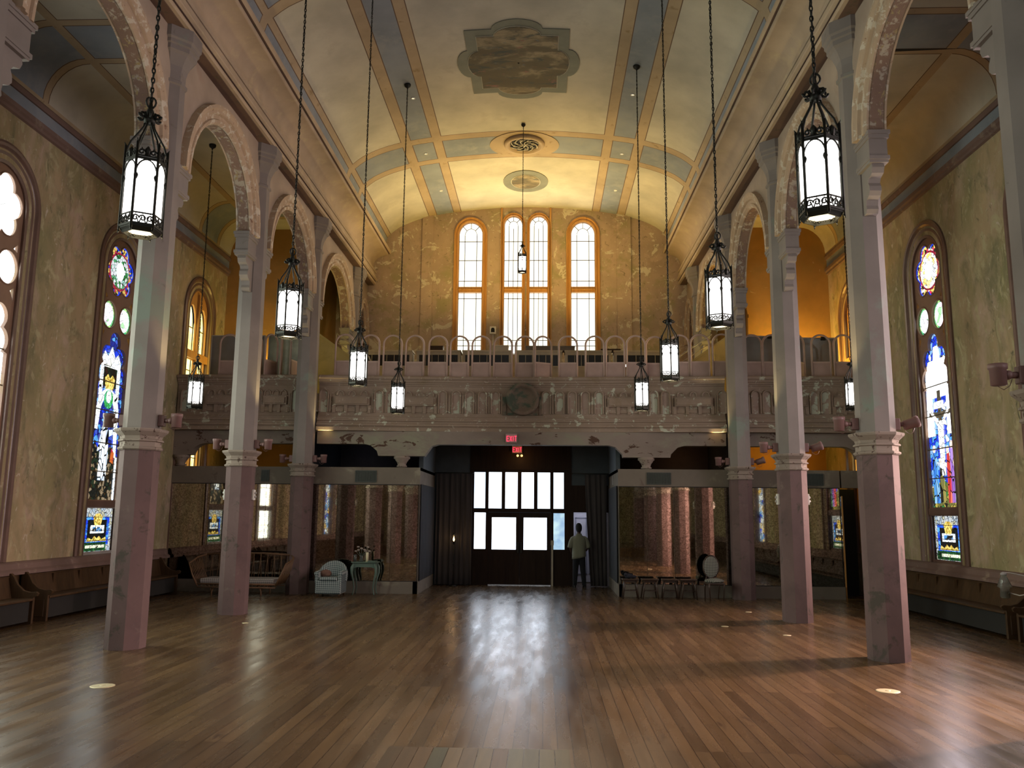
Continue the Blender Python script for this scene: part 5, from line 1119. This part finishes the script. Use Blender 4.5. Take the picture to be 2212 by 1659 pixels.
# pews along the walls
def pew(y0, y1, s, xw, lab, end=True):
    r = thing('wooden_pew', lab, 'pew', (xw, y0, 0)); L = y1-y0; X = lambda d: s*d
    def bx(m, d0, d1, a, b, z0, z1): m.box(*sorted((X(d0), X(d1))), a, b, z0, z1)
    m = MB(); bx(m, .14, .62, .04, L-.04, .42, .46); soften(m.build('seat', Mpew, r), .01)
    m = MB(); m.loft([[(X(.06), .04, .84), (X(.10), .04, .84), (X(.20), .04, .42), (X(.16), .04, .42)], [(X(.06), L-.04, .84), (X(.10), L-.04, .84), (X(.20), L-.04, .42), (X(.16), L-.04, .42)]], smooth=False); bx(m, .04, .12, .02, L-.02, .82, .85); n = int(L/.9)
    for i in range(1, n): bx(m, .12, .15, L*i/n-.05, L*i/n+.05, .44, .82)
    m.build('backrest', Mpew, r)
    for a in ([0, L-.06] if end else [0]):
        m = MB(); pr = [(.05, 0), (.60, 0), (.60, .48), (.66, .50), (.68, .55), (.64, .58), (.52, .57), (.40, .60), (.28, .70), (.20, .84), (.14, .90), (.05, .90)]
        m.loft([[(X(d), a, z) for d, z in pr], [(X(d), a+.06, z) for d, z in pr]], smooth=False); bx(m, .14, .54, a-.008, a, .08, .40); soften(m.build('pew_end', Mpew, r), .006, 1)
    m = MB(); bx(m, .50, .54, .06, L-.06, .05, .42); m.build('front_board', plain('grey_board', (.014, .013, .011), .9) if 'grey_board' not in bpy.data.materials else bpy.data.materials['grey_board'], r)
pew(15.75, 21.4, 1, WL+.05, 'long dark oak pew along the left wall with scrolled end'); pew(9.5, 15.35, 1, WL+.05, 'dark oak pew along the left wall cut off by the left photo edge')
pew(15.2, 21.5, -1, WR-.05, 'long dark oak pew along the right wall below the bright window')
pew(9.0, 14.9, -1, WR-.05, 'dark oak pew along the right wall cut off by the right photo edge')
# glass lantern jar with its cord by the right pew
gl = thing('glass_lamp_chimney', 'clear glass lamp jar hung by a white cord on the right pew end', 'glass lamp', (8.02, 15.10, .96))
m = MB(); m.lathe([(.03, .14), (.045, .12), (.12, -.06), (.075, -.09), (.08, -.24), (.05, -.26), (.046, -.25), (.07, -.23), (.066, -.10), (.112, -.055), (.04, .115), (.025, .135)], n=18); m.build('glass', mg, gl)
m = MB(); m.lathe([(.035, .13), (.05, .14), (.05, .17), (.02, .19)], n=12); m.build('cap', Mgrey, gl)
m = MB(); m.tube([(0, 0, .18), (.15, .05, .17), (.40, 0, .12), (.62, -.1, .02), (.50, -.15, -.14), (.20, -.08, -.20), (.06, 0, -.16)], .010, 6); m.build('cord', Mwhite, gl)
m = MB(); m.tube([(0, 0, 0), (-.1, .3, -.16), (-.28, .7, -.28), (-.30, 1.3, -.30)], .010, 6); tag(m.build('white_cord', Mwhite, loc=(8.50, 20.5, .98)), 'thin pale cord drooping from the ledge behind the nearest right column', 'cord')
# floor plates
for x, y, rr, lb in ((-5.23, 10.1, .14, 'nearest left column'), (4.15, 10.59, .14, 'nearest right column'), (-5.6, 15.9, .06, 'second left column'), (3.45, 16.4, .07, 'second right column, left of it'), (4.3, 15.3, .07, 'second right column, before it'), (4.5, 18.9, .07, 'third right column, before it')):
    m = MB(); m.lathe([(rr, 0), (rr, .003), (rr*.9, .006), (rr*.3, .006)], n=20); m.lathe([(rr*.25, .004), (rr*.22, .009), (.004, .009)], n=10); o = m.build('floor_socket_cover', plain('brass_cover', (.55, .48, .30), .4, .3) if 'brass_cover' not in bpy.data.materials else bpy.data.materials['brass_cover'], loc=(x, y, 0)); tag(o, 'flat round pale floor cover on the boards by the %s' % lb, 'floor cover', 'floor covers')
# patch of wider boards at the foot of the photo
pb = thing('floor_patch', 'patch of mismatched boards let into the floor near the viewer', 'floor boards', (-.57, 7.0, 0))
cs = [(.10, .06, .03), (.12, .07, .035), (.17, .10, .05), (.09, .09, .055), (.18, .12, .06), (.15, .095, .05), (.17, .12, .06), (.14, .08, .045), (.14, .12, .06), (.12, .10, .05), (.16, .13, .065), (.15, .12, .06)]
for i in range(12):
    m = MB(); m.box(-.80+.134*i+.004, -.80+.134*(i+1)-.004, -.8, .76, .0005, .004); m.build('board', wood('patch_board_%d' % i, tuple(c*.45 for c in cs[i]), tuple(c*.7 for c in cs[i]), .38, 'Y'), pb)

# ------------------------------------------------------------------ man in the side doorway, seen from behind
man = thing('person', 'man in pale green shirt standing at the side doorway, seen from behind', 'person', (1.04, 24.70, 0), .10)
Mskin = plain('brown_skin', (.10, .055, .038), .5); Mshirt = fabric('pale_green_shirt', (.24, .25, .18), .12); Mtrou = fabric('black_trousers', (.012, .014, .018), .3); Mhair = plain('black_hair', (.008, .007, .007), .8, bmp=.6); Mshoe = plain('dark_shoe', (.015, .013, .012), .4)
def ring(c, rx, ry, n=16, ax=None, tz=0):
    return [(c[0]+rx*math.cos(2*PI*k/n), c[1]+ry*math.sin(2*PI*k/n), c[2]+tz*math.cos(2*PI*k/n)) for k in range(n)]
m = MB()
m.loft([ring((0, 0, z), rx, ry) for z, rx, ry in ((.84, .16, .11), (.95, .165, .115), (1.08, .15, .10), (1.25, .175, .11), (1.38, .20, .105), (1.45, .17, .09), (1.49, .09, .07), (1.52, .058, .06), (1.58, .056, .06))])
m.loft([ring((-.005, y, z), rx, ry) for z, rx, ry, y in ((1.55, .05, .06, .005), (1.58, .058, .075, .01), (1.62, .068, .088, .015), (1.68, .076, .098, .01), (1.74, .074, .095, .0), (1.79, .055, .07, -.005), (1.81, .02, .03, -.005))])
m.ball((-.005, .10, 1.665), .017, 8, 0, (.8, 1.3, 1.2)); m.ball((-.03, .092, 1.70), .012, 6); m.ball((.02, .092, 1.70), .012, 6); m.ball((-.005, .095, 1.625), .018, 8, 0, (1.4, .5, .5))
for s in (-1, 1): m.ball((s*.078-.005, -.005, 1.675), .022, 8, 0, (.45, .8, 1.4))
for s, pts in ((-1, [(-.18, 0, 1.41), (-.235, .0, 1.28), (-.25, .01, 1.14), (-.225, .10, 1.05), (-.19, .19, .99)]), (1, [(.18, 0, 1.41), (.245, .02, 1.27), (.27, .03, 1.13), (.235, .14, 1.06), (.19, .23, 1.02)])):
    m.tube(pts, [.055, .047, .040, .034, .026], 10)
    w = Vector(pts[-1]); d = (w-Vector(pts[-2])).normalized()
    m.tube([w-d*.02, w+d*.05, w+d*.09], [.028, .040, .034], 8, sy=.5)
    for k in range(4):
        b = w+d*.085+Vector((0, 0, .027-.018*k)); L_f = (.062, .072, .066, .050)[k]; m.tube([b, b+d*L_f*.5+Vector((-s*.006, 0, 0)), b+d*L_f+Vector((-s*.022, 0, -.004))], [.0095, .009, .007], 6)
    m.tube([w+d*.02+Vector((-s*.01, 0, .025)), w+d*.05+Vector((-s*.022, 0, .045)), w+d*.085+Vector((-s*.03, 0, .045))], [.012, .010, .008], 6)
for s, fx in ((-1, -.13), (1, .15)):
    m.tube([(s*.08, 0, .92), (s*.09, .01, .5), (fx, .0, .10)], [.085, .062, .042], 12); m.tube([(fx, -.05, .04), (fx+s*.01, .14, .035)], [.035, .04], 8, sy=.7)
body = m.build('body', Mskin, man, fix=False); rm = body.modifiers.new('r', 'REMESH'); rm.mode = 'VOXEL'; rm.voxel_size = .009; rm.use_smooth_shade = True; sm_ = body.modifiers.new('s', 'SMOOTH'); sm_.iterations = 4; sm_.factor = .5
m = MB(); m.loft([ring((0, 0, z), rx, ry, 20, tz=tz) for z, rx, ry, tz in ((.84, .205, .145, .04), (.90, .205, .145, .02), (1.02, .20, .135, 0), (1.15, .20, .13, 0), (1.28, .215, .132, 0), (1.36, .225, .125, 0), (1.42, .20, .115, 0), (1.465, .135, .095, 0), (1.50, .078, .076, 0), (1.515, .07, .07, 0))], caps=False); 
m.build('shirt', Mshirt, man, fix=False).modifiers.new('s', 'SOLIDIFY').thickness = .006
for pts in ([(-.13, 0, 1.435), (-.185, 0, 1.39), (-.225, .0, 1.30), (-.25, .0, 1.20), (-.262, .005, 1.13)], [(.13, 0, 1.435), (.185, .0, 1.39), (.23, .01, 1.30), (.262, .02, 1.20), (.275, .025, 1.13)]):
    m = MB(); m.tube(pts, [.050, .068, .074, .074, .078], 14, caps=False); m.build('sleeve', Mshirt, man, fix=False).modifiers.new('s', 'SOLIDIFY').thickness = .005
m = MB(); m.loft([ring((0, 0, z), .077+e, .076+e, 16) for z, e in ((1.495, .004), (1.53, .0), (1.535, .006), (1.50, .012))], caps=False); m.build('collar', Mshirt, man, fix=False)
m = MB(); m.loft([ring((0, 0, z), rx, ry, 18) for z, rx, ry in ((.80, .175, .135), (.88, .176, .13), (.99, .168, .125))]); 
for s, fx in ((-1, -.13), (1, .15)): m.loft([ring((s*.085+(fx-s*.085)*(1-t), 0+.0*t, .06+.80*t), .060+.042*t, .070+.05*t, 14) for t in (0, .15, .35, .6, .8, 1)])
tr = m.build('trousers', Mtrou, man, fix=False); q = tr.modifiers.new('r', 'REMESH'); q.mode = 'VOXEL'; q.voxel_size = .010; q.use_smooth_shade = True
for s, fx in ((-1, -.13), (1, .15)):
    m = MB(); m.loft([ring((fx+s*.01, .04, z), rx, ry, 14) for z, rx, ry in ((.0, .052, .145), (.02, .055, .15), (.05, .05, .13), (.085, .045, .08))]); m.build('shoe', Mshoe, man, fix=False)
m = MB(); m.loft([ring((-.005, y, z), rx, ry) for z, rx, ry, y in ((1.58, .050, .045, -.045), (1.62, .078, .080, -.030), (1.68, .092, .098, -.016), (1.74, .094, .108, -.008), (1.795, .078, .092, -.006), (1.835, .042, .05, -.006), (1.842, .005, .008, -.006))]); m.build('hair', Mhair, man, fix=False)
